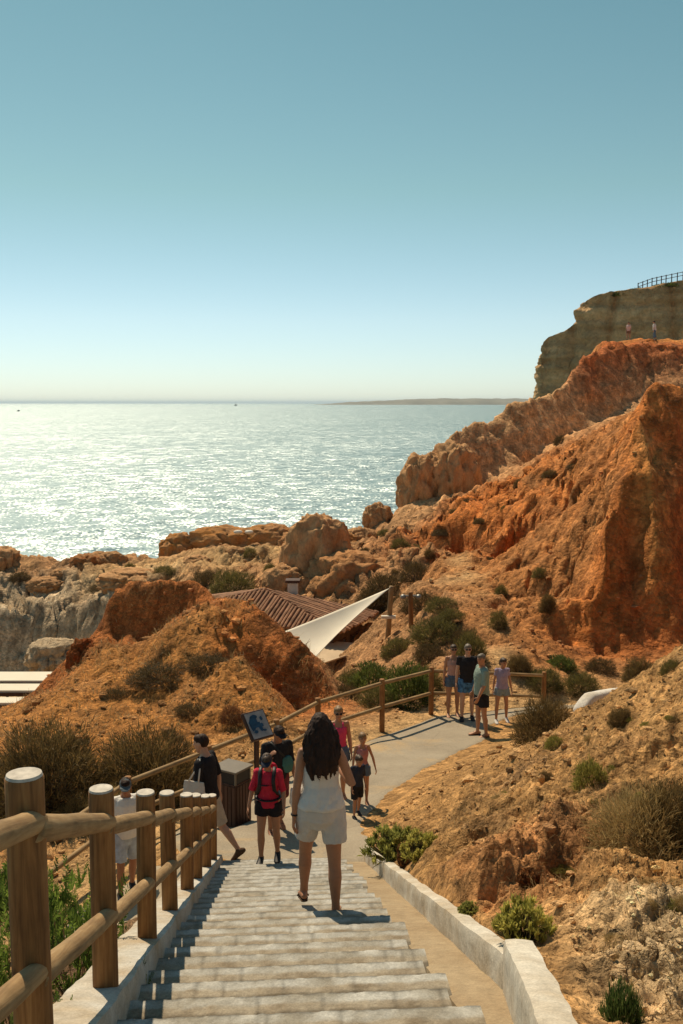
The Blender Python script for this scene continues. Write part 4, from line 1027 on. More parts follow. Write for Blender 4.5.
def small_bag():
    w = W5; a = w['A'][-1][2]
    t = empty('carrier_bag', w['root'].location, w['root'].rotation_euler.z); tag(t, 'white carrier bag held low by the man in the dark cap', 'bag')
    mb = MB(); c = a + Vector((-.02, .04, -.28)); mb.tube([c + Vector((0, 0, .17)), c + Vector((0, 0, .1)), c + Vector((0, 0, -.1)), c + Vector((0, 0, -.17))], [(.04, .02), (.09, .13), (.10, .16), (.07, .12)], 18, round_caps=True)
    me, _ = voxel(mb, 'bag_body', .012, 2, lambda q: fbm(q[:, 0] * 14, q[:, 1] * 14, q[:, 2] * 9, 3) * .02); link('bag_body', me, white, t)
    m2 = MB(); m2.tube([c + Vector((0, -.03, .16)), a + Vector((-.01, .02, -.07)), c + Vector((0, .03, .16))], [.008] * 3, 8); m2.build('handle', white, t, True)
    # strap bag (teal) over his side
    t2 = empty('sling_bag', w['root'].location, w['root'].rotation_euler.z); tag(t2, 'dark teal sling bag across the chest of the man in the dark cap', 'bag')
    T_ = w['T']; mb = MB(); mb.tube([T_((-.15, .10, 1.02)), T_((-.14, .13, 1.14)), T_((-.12, .13, 1.24))], [(.07, .04), (.09, .05), (.07, .035)], 14, round_caps=True)
    me, _ = voxel(mb, 'bag_body', .01, 2); link('bag_body', me, teal, t2)
    m3 = MB(); m3.tube([T_((-.12, .135, 1.22)), T_((.0, .145, 1.36)), T_((.10, .06, 1.475)), T_((.12, -.06, 1.45)), T_((.02, -.135, 1.3)), T_((-.13, -.10, 1.08)), T_((-.18, .06, 1.06))], [(.015, .006)] * 7, 8); m3.build('strap', M['black'], t2, True)
small_bag()

# ------------------------------------------------------------------ litter bin and map sign
def bin_():
    p = on_path(233, 15.0); t = tag(empty('litter_bin', p, R(-32)), 'dark brown timber litter bin with pale top plate beside the path fence', 'bin')
    t.scale = (.84, .84, .92)
    mb = MB(); mb.box((0, 0, .40), (.52, .46, .80)); me = bevelled(mb.mesh('housing'), .012); link('housing', me, M['darkwood'], t)
    mb = MB()
    for i in range(6):
        x = -.215 + i * .086
        mb.box((x, -.238, .42), (.07, .014, .70)); mb.box((x, .238, .42), (.07, .014, .70))
    for i in range(5):
        y = -.17 + i * .086
        mb.box((.267, y, .42), (.014, .07, .70)); mb.box((-.267, y, .42), (.014, .07, .70))
    link('slat_cladding', bevelled(mb.mesh('slats'), .004, 1), M['darkwood'], t)
    mb = MB(); mb.box((0, 0, .90), (.50, .44, .19)); link('opening', mb.mesh('opening'), M['black'], t)
    mb = MB()
    for sx in (-1, 1):
        for sy in (-1, 1): mb.box((sx * .245, sy * .215, .90), (.035, .035, .21))
    mb.box((0, 0, 1.02), (.60, .54, .035)); link('lid', bevelled(mb.mesh('lid'), .006, 1), M['steel'], t)
bin_()
def sign():
    p = P(258, 795, 16.2); z = Hat(p[0], p[1]); t = tag(empty('map_sign', (p[0], p[1], z), R(42)), 'tilted information board with a blue map standing by the path fence', 'sign')
    mb = MB(); mb.box((0, .03, .60), (.08, .06, 1.2)); link('post', bevelled(mb.mesh('post'), .008, 1), M['darkwood'], t)
    Rx = Matrix.Rotation(R(-38), 3, 'X'); c = Vector((0, -.0, 1.36))
    mb = MB(); mb.box(c, (.44, .07, .50), Rx); link('frame', bevelled(mb.mesh('frame'), .008, 1), M['darkwood'], t)
    pn = MB(); pn.box(c + Rx @ Vector((0, -.0375, 0)), (.39, .006, .45), Rx); link('panel', pn.mesh('panel'), simple('printed panel paper', (.25, .25, .25), .45, .3, 8, 50, 0), t)
    mp_ = MB(); r2 = random.Random(4)
    for cx, cz, rx, rz_ in [(-.10, .08, .12, .14), (-.16, -.02, .07, .10), (-.02, .0, .10, .07), (.06, -.03, .07, .05), (.03, -.10, .05, .06), (-.05, .18, .08, .05), (.12, .12, .04, .05), (.10, -.15, .05, .03), (-.12, -.15, .05, .04)]:
        V = []
        for i in range(16):
            a = 2 * math.pi * i / 16; k = r2.uniform(.75, 1.15)
            V.append(c + Rx @ Vector(((cx) * .78 + rx * .78 * k * math.cos(a), -.0425 - .0015 * r2.random(), (cz + rz_ * k * math.sin(a)) * .78)))
        mp_.add(V, [tuple(range(16))])
    link('map_print', mp_.mesh('map_print'), simple('blue map ink', (.014, .055, .11), .45, .5, 12, 50, 0), t)
sign()

# ------------------------------------------------------------------ restaurant, sail, poles, terraces
def restaurant():
    FR = Vector((-.06, 37, -8.6)); BR = Vector((1.5, 40.6, -8.6)); u = (BR - FR).normalized(); n = Vector((-u.y, u.x, 0)); Lg = 8.4
    FL = FR + n * Lg; BL = BR + n * Lg; ctr = (FR + BL) / 2; ap = ctr + Vector((0, 0, .98))
    t = tag(empty('restaurant_building', (ctr.x, ctr.y, -10.5)), 'low seaside building with a hipped roof of brown poles behind the mound', 'building')
    L0 = Vector(t.location)
    mb = MB(); dk = .07
    for a, b in ((FR, BR), (BR, BL), (BL, FL), (FL, FR)): mb.add([a - L0, b - L0, ap - L0], [(0, 1, 2)])
    mb.add([FR - L0 - Vector((0, 0, dk)), BR - L0 - Vector((0, 0, dk)), BL - L0 - Vector((0, 0, dk)), FL - L0 - Vector((0, 0, dk))], [(0, 3, 2, 1)])
    for a, b in ((FR, BR), (BR, BL), (BL, FL), (FL, FR)): mb.add([a - L0, b - L0, b - L0 - Vector((0, 0, dk)), a - L0 - Vector((0, 0, dk))], [(0, 3, 2, 1)])
    r2 = random.Random(2)
    for a, b in ((FR, BR), (BR, BL), (BL, FL), (FL, FR)):
        e = (b - a); L_ = e.length; ed = e / L_; mid = (a + b) / 2; ta = (ap - a).dot(ed)
        nrm = ed.cross(ap - a).normalized(); sl = (nrm.cross(ed)).normalized()
        hgt = (ap - a).dot(sl); k = int(L_ / .17)
        for i in range(k):
            s_ = (i + .5) / k * L_ + r2.uniform(-.03, .03)
            mx = hgt * (s_ / ta if s_ < ta else (L_ - s_) / (L_ - ta))
            if mx < .12: continue
            p0 = a + ed * s_ - sl * r2.uniform(.03, .16) + nrm * .03; p1 = a + ed * (s_ + r2.uniform(-.03, .03)) + sl * mx + nrm * .035
            r_ = r2.uniform(.045, .062); mb.tube([p0 - L0, (p0 + p1) / 2 - L0 + nrm * r2.uniform(0, .02), p1 - L0], [r_, r_ * 1.05, r_ * .9], 7)
    mt = simple('roof poles', (0.33, 0.17, 0.095), 0.85, 0.45, 3.0, 30, 0.4, 0.01)
    link('roof', mb.mesh('roof'), mt, t)
    inn = .5
    w0 = FR + u * inn + n * inn; w1 = BR - u * inn + n * inn; w2 = BL - u * inn - n * inn; w3 = FL + u * inn - n * inn
    dn = Vector((0, 0, -2.6)); tp = Vector((0, 0, -.075))
    mb = MB(); c_ = [w0, w1, w2, w3]
    mb.add([q + tp - L0 for q in c_] + [q + dn - L0 for q in c_], [(0, 1, 5, 4), (1, 2, 6, 5), (2, 3, 7, 6), (3, 0, 4, 7), (4, 5, 6, 7)])
    link('wall', mb.mesh('wall'), simple('dark timber wall', (.10, .06, .04), .8, .3, 3, 30, .3, .01), t)
    for a, b, k in ((w0, w1, 2), (w3, w0, 5)):
        e = b - a; ed = e.normalized(); no = Vector((ed.y, -ed.x, 0))
        for i in range(k):
            c = a + e * ((i + .5) / k) + Vector((0, 0, -1.15)) + no * .02 - L0
            Mr = Matrix((ed, no, Vector((0, 0, 1)))).transposed()
            mb = MB(); mb.box(c, (.95, .05, 1.1), Mr); wf = link('window', mb.mesh('window'), M['darkwood'], t)
            mb = MB(); mb.box(c + no * .028, (.82, .012, .96), Mr); link('pane', mb.mesh('pane'), simple('dark glass', (.03, .035, .04), .1, .1, 3, 3, 0), wf)
    ch = P(293, 600, 41.2); mb = MB(); mb.box(Vector((ch[0], ch[1], -7.95)) - L0, (.42, .42, 1.0)); c1 = link('chimney', bevelled(mb.mesh('chimney'), .02), M['whitewash'], t)
    mb = MB(); mb.box(Vector((ch[0], ch[1], -7.37)) - L0, (.6, .6, .10)); 
    for sx in (-1, 1):
        for sy in (-1, 1): mb.box(Vector((ch[0] + sx * .17, ch[1] + sy * .17, -7.44)) - L0, (.06, .06, .12))
    link('chimney_cap', mb.mesh('chimney_cap'), M['darkwood'], c1)
restaurant()
def sail():
    T = Vector(P(389.5, 588, 33.9)); Lc = Vector(P(262, 640, 33.2)); Mc = Vector(P(299, 676, 31.2))
    n = 36; V = []; idx = {}
    for i in range(n + 1):
        for j in range(n + 1 - i):
            k = n - i - j; a, b, c = i / n, j / n, k / n
            p = T * a + Lc * b + Mc * c; ctr = (T + Lc + Mc) / 3
            # edges scalloped inward, cloth sagging in the middle
            pull = 4 * (a * b * (1 - c) ** 2 * .3 + a * c * (1 - b) ** 2 * 1.0 + b * c * (1 - a) ** 2 * .8)
            p = p + (ctr - p) * .20 * pull
            p.z -= 9 * a * b * c * .55
            idx[(i, j)] = len(V); V.append(p)
    F = []
    for i in range(n):
        for j in range(n - i):
            F.append((idx[(i, j)], idx[(i + 1, j)], idx[(i, j + 1)]))
            if j < n - i - 1: F.append((idx[(i + 1, j)], idx[(i + 1, j + 1)], idx[(i, j + 1)]))
    t = tag(empty('shade_sail', Mc), 'cream triangular shade sail stretched from a pole above the building', 'shade sail')
    me = mesh_from_arrays('sail_cloth', np.array([v - Mc for v in V]), F); o = link('sail_cloth', me, M['canvas'], t)
    md = o.modifiers.new('th', 'SOLIDIFY'); md.thickness = .012
    for c_, e_ in ((Lc, Vector((Lc.x - 1.2, Lc.y + .6, Lc.z - .3))), (Mc, Vector((Mc.x - .9, Mc.y - .2, Mc.z - .6)))):
        rp_ = MB(); rp_.tube([c_ - Mc, e_ - Mc], [.02, .02], 6); rp_.build('rope', M['metal'], t)
    mb = MB(); mb.tube([T - Mc, Vector(P(391, 587, 33.95)) - Mc], [.02, .02], 8); mb.build('corner_ring', M['metal'], t)
    for nm, base, top, r, lab in [('sail_pole', P(386.5, 652, 34), P(391.5, 586, 34), .10, 'pale pole carrying the top corner of the shade sail'), ('lamp_pole', P(412, 668, 33), P(410.5, 592, 33), .095, 'dark wooden pole with small lamps right of the shade sail')]:
        t2 = tag(empty(nm, (base[0], base[1], Hat(base[0], base[1]))), lab, 'pole')
        o2 = log_obj('shaft', (base[0], base[1], min(base[2], t2.location.z) - .2), top, r, M['rail'] if nm == 'sail_pole' else M['post'], t2, r * .8, segs=12, cuts=8, wob=.03)
        if nm == 'sail_pole':
            mb = MB(); c = Vector(P(388.5, 617, 33.9)) - Vector(t2.location); mb.box(c, (.5, .16, .09)); mb.build('lamp', M['whitewash'], t2)
        else:
            c = Vector(P(411, 596, 33)) - Vector(t2.location); mb = MB(); mb.box(c, (.5, .06, .06))
            for sx in (-1, 1): mb.ellipsoid(c + Vector((sx * .26, 0, -.03)), (.10, .10, .09), None, 12, 8)
            mb.build('lamp', M['metal'], t2)
    m2 = MB()
sail()
def awning():
    q = [Vector(P(300, 672, 34)), Vector(P(345, 657, 35)), Vector(P(376, 646, 37.6)), Vector(P(330, 642, 38))]
    t = tag(empty('awning', q[0]), 'flat beige awning under the eave of the pole roofed building', 'awning')
    mb = MB(); up = Vector((0, 0, .05)); mb.add([v - q[0] for v in q] + [v - q[0] + up for v in q], [(0, 3, 2, 1), (4, 5, 6, 7), (0, 1, 5, 4), (1, 2, 6, 5), (2, 3, 7, 6), (3, 0, 4, 7)])
    mb.build('canopy', simple('faded beige canvas', (.50, .38, .25), .85, .12, 2, 40, .2, .01), t)
    for v in q[:3]:
        m2 = MB(); m2.tube([v - q[0], Vector((v.x, v.y, Hat(v.x, v.y) - .1)) - q[0]], [.05, .05], 10); m2.build('leg', M['darkwood'], t)
awning()
for i, (px0, px1, py, y, wid, lab) in enumerate([(-60, 56, 677, 44.5, 1.5, 'pale terrace canopy below the cove cliff, farthest of the three'), (-60, 33, 688, 42.0, 1.05, 'pale terrace canopy below the cove cliff, middle of the three'), (-60, 24, 701, 40.0, .8, 'pale terrace canopy below the cove cliff, closest to the stairs')]):
    a = Vector(P(px0, py, y)); b = Vector(P(px1 + 8, py, y)); L_ = b.x - a.x
    t = tag(empty('terrace_canopy', ((a.x + b.x) / 2, y, Hat((a.x + b.x) / 2, y))), lab, 'canopy', 'pale canopies over the beach terrace'); z0 = a.z - t.location.z
    mb = MB(); mb.box((0, 0, z0), (L_, wid, .10)); link('canopy', bevelled(mb.mesh('canopy'), .02), M['canvas'], t)
    mb = MB(); mb.box((0, -wid / 2 - .03, z0 - .12), (L_, .05, .16)); link('beam', mb.mesh('beam'), M['darkwood'], t)
    for sx in (-.47, 0, .47):
        for sy in (-.42, .42):
            mb = MB(); mb.tube([(sx * L_, sy * wid, 0), (sx * L_, sy * wid, z0)], [.06, .06], 10); link('leg', mb.mesh('leg'), M['darkwood'], t)
def white_parapet():
    a = Vector(P(577, 716, 20.2)); b = Vector(P(650, 700, 22.5)); d = b - a; L_ = d.length
    B, F, Cv = rough_box(L_, .28, .95, .07, .03, 1.4, 31, .09, lambda A: lime(A, 3, (.72, .70, .66), (.55, .48, .38), 1.5, 1.2))
    B[:, 2] *= np.clip(.55 + .45 * np.clip(B[:, 0] / .5, 0, 1) ** .5, 0, 1)
    za = P(580, 695, a.y)[2]; zb = P(640, 683, b.y)[2]; V = place_frame(B, (a.x, a.y, za - .95), (d.x, d.y), shear=(zb - za) / math.hypot(d.x, d.y))
    V[:, 2] += 0.0
    me = mesh_from_arrays('parapet_wall', V, F); set_col(me, Cv)
    tag(link('parapet_wall', me, M['stone']), 'short rounded white parapet wall behind the bushes at the path bend', 'wall')
white_parapet()

# ------------------------------------------------------------------ rocks
def rock_mesh(seed, sub=5, amp=.32, flat=1.0, cols=('buff', 'pink')):
    bm = bmesh.new(); bmesh.ops.create_icosphere(bm, subdivisions=sub, radius=1.0)
    me = bpy.data.meshes.new('rock'); bm.to_mesh(me); bm.free()
    n = len(me.vertices); co = np.empty(n * 3, np.float32); me.vertices.foreach_get('co', co); co = co.reshape(-1, 3).astype(float)
    s_ = seed * 13.7
    d = fbm(co[:, 0] * 1.1 + s_, co[:, 1] * 1.1, co[:, 2] * 1.1, 5, .55, 2.1, True) * amp + fbm(co[:, 0] * 2.6, co[:, 1] * 2.6 + s_, co[:, 2] * 5, 4, .6) * amp * .55
    cut = np.abs(perlin(co[:, 0] * 1.7 + s_, co[:, 1] * 1.7, co[:, 2] * .8)); d -= np.clip(.10 - cut, 0, .1) * 1.6 * amp / .3
    co = co * (1 + d)[:, None]
    co[:, 2] = np.where(co[:, 2] > .8, .8 + (co[:, 2] - .8) * .6, co[:, 2]) * flat
    me.vertices.foreach_set('co', co.astype(np.float32).ravel()); me.update(); me.polygons.foreach_set('use_smooth', [True] * len(me.polygons))
    t = np.clip(.5 + fbm(co[:, 0] * 2 + s_, co[:, 1] * 2, co[:, 2] * 3.5, 4, .6) * 1.6, 0, 1)[:, None]
    set_col(me, np.array(PAL[cols[0]]) * (1 - t) + np.array(PAL[cols[1]]) * t); return me
def rock(px, py, y, wpx, hpx, seed, lab, group=None, cols=('buff', 'pink'), depth=1.0, amp=.42):
    """rock whose foot is at px,py"""
    p = P(px, py, y); k = y / CT / 1000; me = rock_mesh(seed, 5, amp, 1.0, cols)
    o = link('rock', me, M['rock']); rx = wpx * k / 2; hz = hpx * k * (.82 if group == gR else 1.0)
    o.scale = (rx, rx * depth, hz * .78); o.location = (p[0], p[1] + rx * depth * .3, p[2] + hz * .28); o.rotation_euler = (0, 0, seed * 1.3)
    if depth != 1.0: o.rotation_euler = (0, 0, 0)
    tag(o, lab, 'rock', group); return o
gR = 'weathered rocks along the shore ridge'
rock(0, 575, 61, 36, 30, 1, 'buff shoreline rock at the far left end of the sea ridge', gR)
rock(85, 572, 59, 26, 20, 2, 'reddish shoreline rock with a rounded top above the pale cove cliff', gR, ('rust', 'buff'))
rock(112, 570, 60, 24, 20, 3, 'paler twin of the reddish shoreline rock, just to its right', gR)
rock(45, 590, 57, 30, 14, 4, 'low flat boulder on top of the pale cove cliff', gR)
rock(128, 588, 54, 52, 20, 21, 'wide low buff boulder behind the rust coloured slab', gR)
rock(62, 582, 58, 24, 14, 22, 'small buff boulder between the flat boulder and the reddish rocks', gR)
rock(180, 568, 61, 36, 38, 5, 'pointed ochre rock where the long shore ridge begins', gR, ('ochre', 'buff'))
rock(222, 560, 61, 70, 36, 6, 'long ochre shore ridge rock with two small white gaps', gR, ('ochre', 'buff'), .6)
rock(270, 556, 61, 60, 34, 7, 'ochre shore ridge rock right of the two white gaps', gR, ('ochre', 'buff'), .6)
rock(196, 574, 56, 28, 20, 8, 'small rounded rock in front of the long shore ridge', gR)
rock(236, 562, 56, 20, 16, 23, 'little brown rock on the sandy flat behind the building', gR)
rock(318, 600, 47.5, 66, 78, 9, 'large upright pinkish brown rock behind the pole roof', None, ('buff', 'pink'), .8, .34)
rock(352, 610, 46, 80, 52, 10, 'broad brown rock leaning against the upright rock behind the roof', None, ('rubble', 'buff'))
rock(283, 598, 46.5, 40, 30, 11, 'grey brown boulder left of the upright rock behind the roof', None)
rock(338, 556, 57, 40, 26, 12, 'ochre boulder on the ridge above the upright rock', gR, ('ochre', 'buff'))
rock(378, 526, 60, 24, 25, 13, 'rounded pale boulder standing alone against the sea', gR, ('pink', 'buff'))
rock(360, 548, 58, 30, 22, 14, 'brown boulder just left of the lone pale boulder', gR)
rock(422, 506, 61.5, 40, 48, 15, 'pinkish knob at the seaward end of the middle cliff', None, ('pink', 'buff'))
rock(452, 503, 61.6, 46, 54, 29, 'pinkish cliff block joining the seaward knob to the middle cliff', None, ('pink', 'buff'))
rock(300, 558, 60, 40, 30, 16, 'dark topped shore rock at the right end of the long ridge', gR, ('rubble', 'buff'))
rock(52, 668, 50, 44, 26, 17, 'grey green boulder at the foot of the pale cove cliff', None, ('pale', 'pale'))
rock(82, 676, 26.2, 26, 34, 18, 'dark red broken rock with a pale top on the left slope of the mound', None, ('red', 'rust'))
rock(528, 884, 6.62, 20, 14, 20, 'orange brown clod of earth at the foot of the jutting earth face', None, ('rubble', 'orange'), 1.0, .5)
rock(408, 862, 9.6, 18, 18, 24, 'small orange stone on the bank above the far end of the wall', None, ('orange', 'rubble'))
rock(668, 968, 4.7, 48, 26, 25, 'pale pitted limestone outcrop at the right end of the bank', None, ('pale', 'brownpale'))
rock(622, 946, 4.8, 26, 11, 26, 'flat grey stone next to the pale limestone outcrop', None, ('brownpale', 'pale'))
# two white lumps added to imitate bright gaps in the shore ridge
for i, (px, lab) in enumerate([(238, 'left of two small white lumps imitating bright gaps in the shore ridge'), (249, 'right of two small white lumps imitating bright gaps in the shore ridge')]):
    o = link('bright_gap_lump', rock_mesh(50 + i, 3, .2, 1.0, ('pale', 'pale')), M['whitewash']); p = P(px, 532, 59.4); o.location = p; o.scale = (.24, .2, .12); tag(o, lab, 'stone', 'white lumps imitating gaps in the shore ridge')

# ------------------------------------------------------------------ far headland, far coast, boats
def headland():
    top = [(540, 346, 146), (542, 342, 146), (550, 336, 146), (564, 331, 145.9), (574, 324, 145.8), (577, 312, 145.4), (578, 304, 145.2), (590, 297, 144), (612, 291, 143), (640, 288, 142), (662, 284, 141), (700, 276, 139), (760, 262, 136), (850, 245, 132)]
    T3 = np.array([P(*q) for q in top]); T3 = np.concatenate([[T3[0] + np.array([9.0, 40, -1.0])], [T3[0] + np.array([2.5, 10, 0])], T3])
    d = np.concatenate([[0], np.cumsum(np.linalg.norm(np.diff(T3, axis=0), axis=1))]); nu = 420; t = np.linspace(0, d[-1], nu)
    E = np.stack([np.interp(t, d, T3[:, q]) for q in range(3)], 1)
    tang = np.gradient(E[:, :2], axis=0); tang /= np.linalg.norm(tang, axis=1)[:, None]; nrm = np.stack([tang[:, 1], -tang[:, 0]], 1)   # outward
    for _ in range(30): nrm = (nrm + np.roll(nrm, 1, 0) + np.roll(nrm, -1, 0)); nrm[0] = nrm[1]; nrm[-1] = nrm[-2]; nrm /= np.linalg.norm(nrm, axis=1)[:, None]
    rows = []; nv = 130
    for v in np.linspace(0, 1, nv):
        z = SEA_Z - 1 + (E[:, 2] - SEA_Z + 1) * v
        off = 1.0 * (1 - v) ** 1.5
        rows.append(np.stack([E[:, 0] + nrm[:, 0] * off, E[:, 1] + nrm[:, 1] * off, z], 1))
    for k in range(1, 26):
        w = k / 25; rows.append(np.stack([E[:, 0] + 12 * w, E[:, 1] + 30 * w * np.clip(1 - (E[:, 1] - 146) / 40, .2, 1), E[:, 2] + .6 * math.sin(w * 2.0) * 1.2], 1))
    V = np.concatenate(rows); n3 = np.tile(nrm, (len(rows), 1)); vv = np.repeat(np.concatenate([np.ones(nv), np.linspace(.8, 0, 25)]), nu)
    x, y, z = V.T
    s = fbm(x * .05, y * .05, z * .55, 5, .6) * 1.9 - np.clip(.12 - np.abs(perlin(x * .11, y * .11, z * .02)), 0, .12) * 9 + fbm(x * .12, y * .12, z * .10, 4, .5, 2.1, True) * .9 - .3 + fbm(x * .8, y * .8, z * 1.4, 3) * .4
    V[:, 0] += n3[:, 0] * s * vv; V[:, 1] += n3[:, 1] * s * vv; V[:, 2] += fbm(x * .3, y * .3, z * .1 + 9, 4) * .55
    nrw = len(rows); i, j = np.meshgrid(np.arange(nrw - 1), np.arange(nu - 1), indexing='ij'); q = (i * nu + j).ravel()
    me = mesh_from_arrays('headland', V, np.stack([q, q + 1, q + nu + 1, q + nu], 1))
    tt = np.clip(.5 + fbm(x * .03, y * .03, z * .6, 5, .65) * 2.6, 0, 1)[:, None]; g = np.clip((x - 30) / 22, 0, 1)[:, None]
    c = (np.array((.50, .31, .145)) * (1 - tt) + np.array((.72, .48, .25)) * tt) * (1 - .5 * g) + np.array((.45, .22, .10)) * .5 * g
    topm = (np.repeat(np.arange(nrw), nu) > nv + 1)[:, None]; c = np.where(topm, np.array((.16, .13, .055)), c)
    set_col(me, c); tag(link('headland', me, M['headland']), 'tall layered headland cliff behind the red cliff', 'cliff', kind='structure')
    return E, nrm
HE, HN = headland()
def cliff_fence():
    L = [P(638, 289, 143.5), P(652, 284, 143), P(666, 281, 142.5), P(683, 277.5, 141.5), P(705, 272, 140.5), P(730, 266, 139)]
    L = [Vector(p) - Vector((0, 0, .2)) for p in L]
    t = tag(empty('wooden_fence', L[0]), 'dark post and rail fence along the top of the far headland', 'fence')
    for i in range(len(L) - 1):
        k = 3
        for j in range(k):
            p = L[i].lerp(L[i + 1], j / k); m = MB(); m.tube([p - L[0] - Vector((0, 0, 1.0)), p - L[0] + Vector((0, 0, 1.05))], [.075, .07], 8); m.build('post', M['darkwood'], t)
        for h in (.5, .95):
            m = MB(); m.tube([L[i] - L[0] + Vector((0, 0, h)), L[i + 1] - L[0] + Vector((0, 0, h))], [.045, .045], 8); m.build('rail', M['darkwood'], t)
cliff_fence()
def far_coast():
    y = 9000.; xs = np.linspace(-250, 2600, 260); h = 20 + 38 * np.clip((xs + 50) / 900, 0, 1) * (1 + .35 * fbm(xs * .004, xs * 0, xs * 0, 4)) * np.clip(1 - (xs - 1500) / 4000, 0, 1)
    h = h * np.clip((xs + 250) / 300, 0, 1)
    rows = []
    for k, (dy, f) in enumerate([(0, -.15), (120, .55), (500, 1.0), (1200, .9), (2500, -.15)]):
        rows.append(np.stack([xs, np.full_like(xs, y + dy), SEA_Z + h * f + (fbm(xs * .01 + k * 9, xs * 0, xs * 0, 3) * 6 if 0 < k < 4 else 0)], 1))
    V = np.concatenate(rows); nu = len(xs); i, j = np.meshgrid(np.arange(4), np.arange(nu - 1), indexing='ij'); q = (i * nu + j).ravel()
    me = mesh_from_arrays('hills', V, np.stack([q, q + 1, q + nu + 1, q + nu], 1))
    tag(link('hills', me, simple('far coast', (.22, .20, .15), .95, .3, .004, .02, 0)), 'low distant coast on the horizon', 'hills', kind='structure')
far_coast()
def boat(px, y, L_, lab, mast):
    p = ((px - 341.5) / 1000 * y / CT, y, SEA_Z); t = tag(empty('boat', p, R(70)), lab, 'boat', 'boats far out on the sea')
    mb = MB(); W_ = L_ * .3
    st_ = [(-.5, .75, .0), (-.2, 1, 0), (.2, .9, .02), (.42, .4, .06), (.5, .04, .1)]; V = []; F = []
    for s_, w, z in st_:
        for q in ((-w * W_ / 2, L_ * (.13 + z)), (-w * W_ * .3, -L_ * .03), (w * W_ * .3, -L_ * .03), (w * W_ / 2, L_ * (.13 + z))): V.append((s_ * L_, q[0], q[1]))
    for a in range(4):
        for b in range(4): F.append((a * 4 + b, a * 4 + (b + 1) % 4, a * 4 + 4 + (b + 1) % 4, a * 4 + 4 + b))
    F += [(0, 1, 2, 3), (19, 18, 17, 16)]; mb.add(V, F); mb.build('hull', simple('dark hull paint', (.10, .11, .12), .4, .1, 1, 1, 0), t)
    mb = MB(); mb.box((-.05 * L_, 0, L_ * .2), (L_ * .35, W_ * .6, L_ * .16)); link('cabin', bevelled(mb.mesh('cabin'), L_ * .01), simple('grey cabin', (.25, .25, .25), .5, .1, 1, 1, 0), t)
    mb = MB(); mb.tube([(0, 0, L_ * .1), (0, 0, L_ * mast)], [L_ * .015, L_ * .01], 8); mb.build('mast', M['metal'], t)
boat(22, 1950, 9, 'small dark boat alone on the bright sea at the left', .5)
boat(237, 6000, 30, 'tiny boat on the horizon left of the middle of the sea', .9)

# ------------------------------------------------------------------ vegetation
def lerp3(a, b, t): return np.array(a) * (1 - t) + np.array(b) * t
def blades(Pb, D, Ln, Wd, Cl, r2, bend=.25):
    """tapered two-segment blades: base points, directions, lengths, widths, colours"""
    n = len(Pb); D = D / np.linalg.norm(D, axis=1)[:, None]
    S = np.cross(D, r2.normal(size=(n, 3))); S /= np.linalg.norm(S, axis=1)[:, None] + 1e-9
    B2 = np.cross(D, S) * bend
    m = Pb + D * Ln[:, None] * .55; t = Pb + (D + B2) * Ln[:, None]
    w = Wd[:, None]
    V = np.stack([Pb - S * w * .35, Pb + S * w * .35, m + S * w * .5, m - S * w * .5, t + S * w * .12, t - S * w * .12], 1).reshape(-1, 3)
    k = np.arange(n)[:, None] * 6
    F = np.concatenate([k + np.array([[0, 1, 2, 3]]), k + np.array([[3, 2, 4, 5]])], 1).reshape(-1, 4)
    return V, F, np.repeat(Cl, 6, 0)
def bush_mesh(seed, n, c_lo, c_hi, ln=(.10, .24), wd=.018, up=.55, lump=.35, stems=70, inner=.55, stemc=(.10, .065, .04)):
    r2 = np.random.default_rng(seed)
    th = np.arccos(r2.uniform(-.12, 1, n)); ph = r2.uniform(0, 2 * np.pi, n)
    d = np.stack([np.sin(th) * np.cos(ph), np.sin(th) * np.sin(ph), np.cos(th)], 1)
    lp = fbm(d[:, 0] * 2.2 + seed * 3, d[:, 1] * 2.2, d[:, 2] * 2.2, 3, .6)
    rad = (1 + lump * lp * 1.5) * (inner + (1 - inner) * r2.uniform(0, 1, n) ** .5) * .86
    keep = fbm(d[:, 0] * 4 + seed, d[:, 1] * 4, d[:, 2] * 4, 2) * 1.3 + r2.uniform(-.5, .9, n) > -.15
    d = d[keep]; rad = rad[keep]; n = len(d)
    Pb = d * rad[:, None]; Pb[:, 2] = np.maximum(Pb[:, 2], 0)
    D = d * .8 + np.array([0, 0, up]) + r2.normal(size=(n, 3)) * .42
    L_ = r2.uniform(*ln, n); t = np.clip(r2.beta(2, 2.2, n) + .5 * fbm(Pb[:, 0] * 3 + seed, Pb[:, 1] * 3, Pb[:, 2] * 3, 2), 0, 1)[:, None]
    Cl = np.array(c_lo) * (1 - t) + np.array(c_hi) * t
    V, F, Cv = blades(Pb, D, L_, wd * r2.uniform(.6, 1.4, n), Cl, r2)
    if stems:
        k = r2.choice(n, stems); Sb = np.stack([r2.normal(0, .08, stems), r2.normal(0, .08, stems), np.zeros(stems)], 1); Dd = Pb[k] - Sb; Ls = np.linalg.norm(Dd, axis=1)
        V2, F2, C2 = blades(Sb, Dd, Ls, np.full(stems, .022), np.tile(np.array(stemc), (stems, 1)), r2, .08)
        F = np.concatenate([F, F2 + len(V)]); V = np.concatenate([V, V2]); Cv = np.concatenate([Cv, C2])
    me = mesh_from_arrays('bush', V, F, False); set_col(me, Cv); return me
BM = {}
BM['dry'] = [bush_mesh(s, 17000, (.055, .037, .015), (.27, .18, .065), (.06, .15), .010, .22, .45, 160, .4) for s in (1, 2)]
BM['olive'] = [bush_mesh(s, 9000, (.055, .055, .018), (.22, .18, .055), (.07, .16), .013, .35, .42, 120, .45) for s in (3, 4)]
BM['green'] = [bush_mesh(s, 7500, (.045, .065, .016), (.17, .20, .045), (.07, .16), .022, .35, .45, 60) for s in (5, 6)]
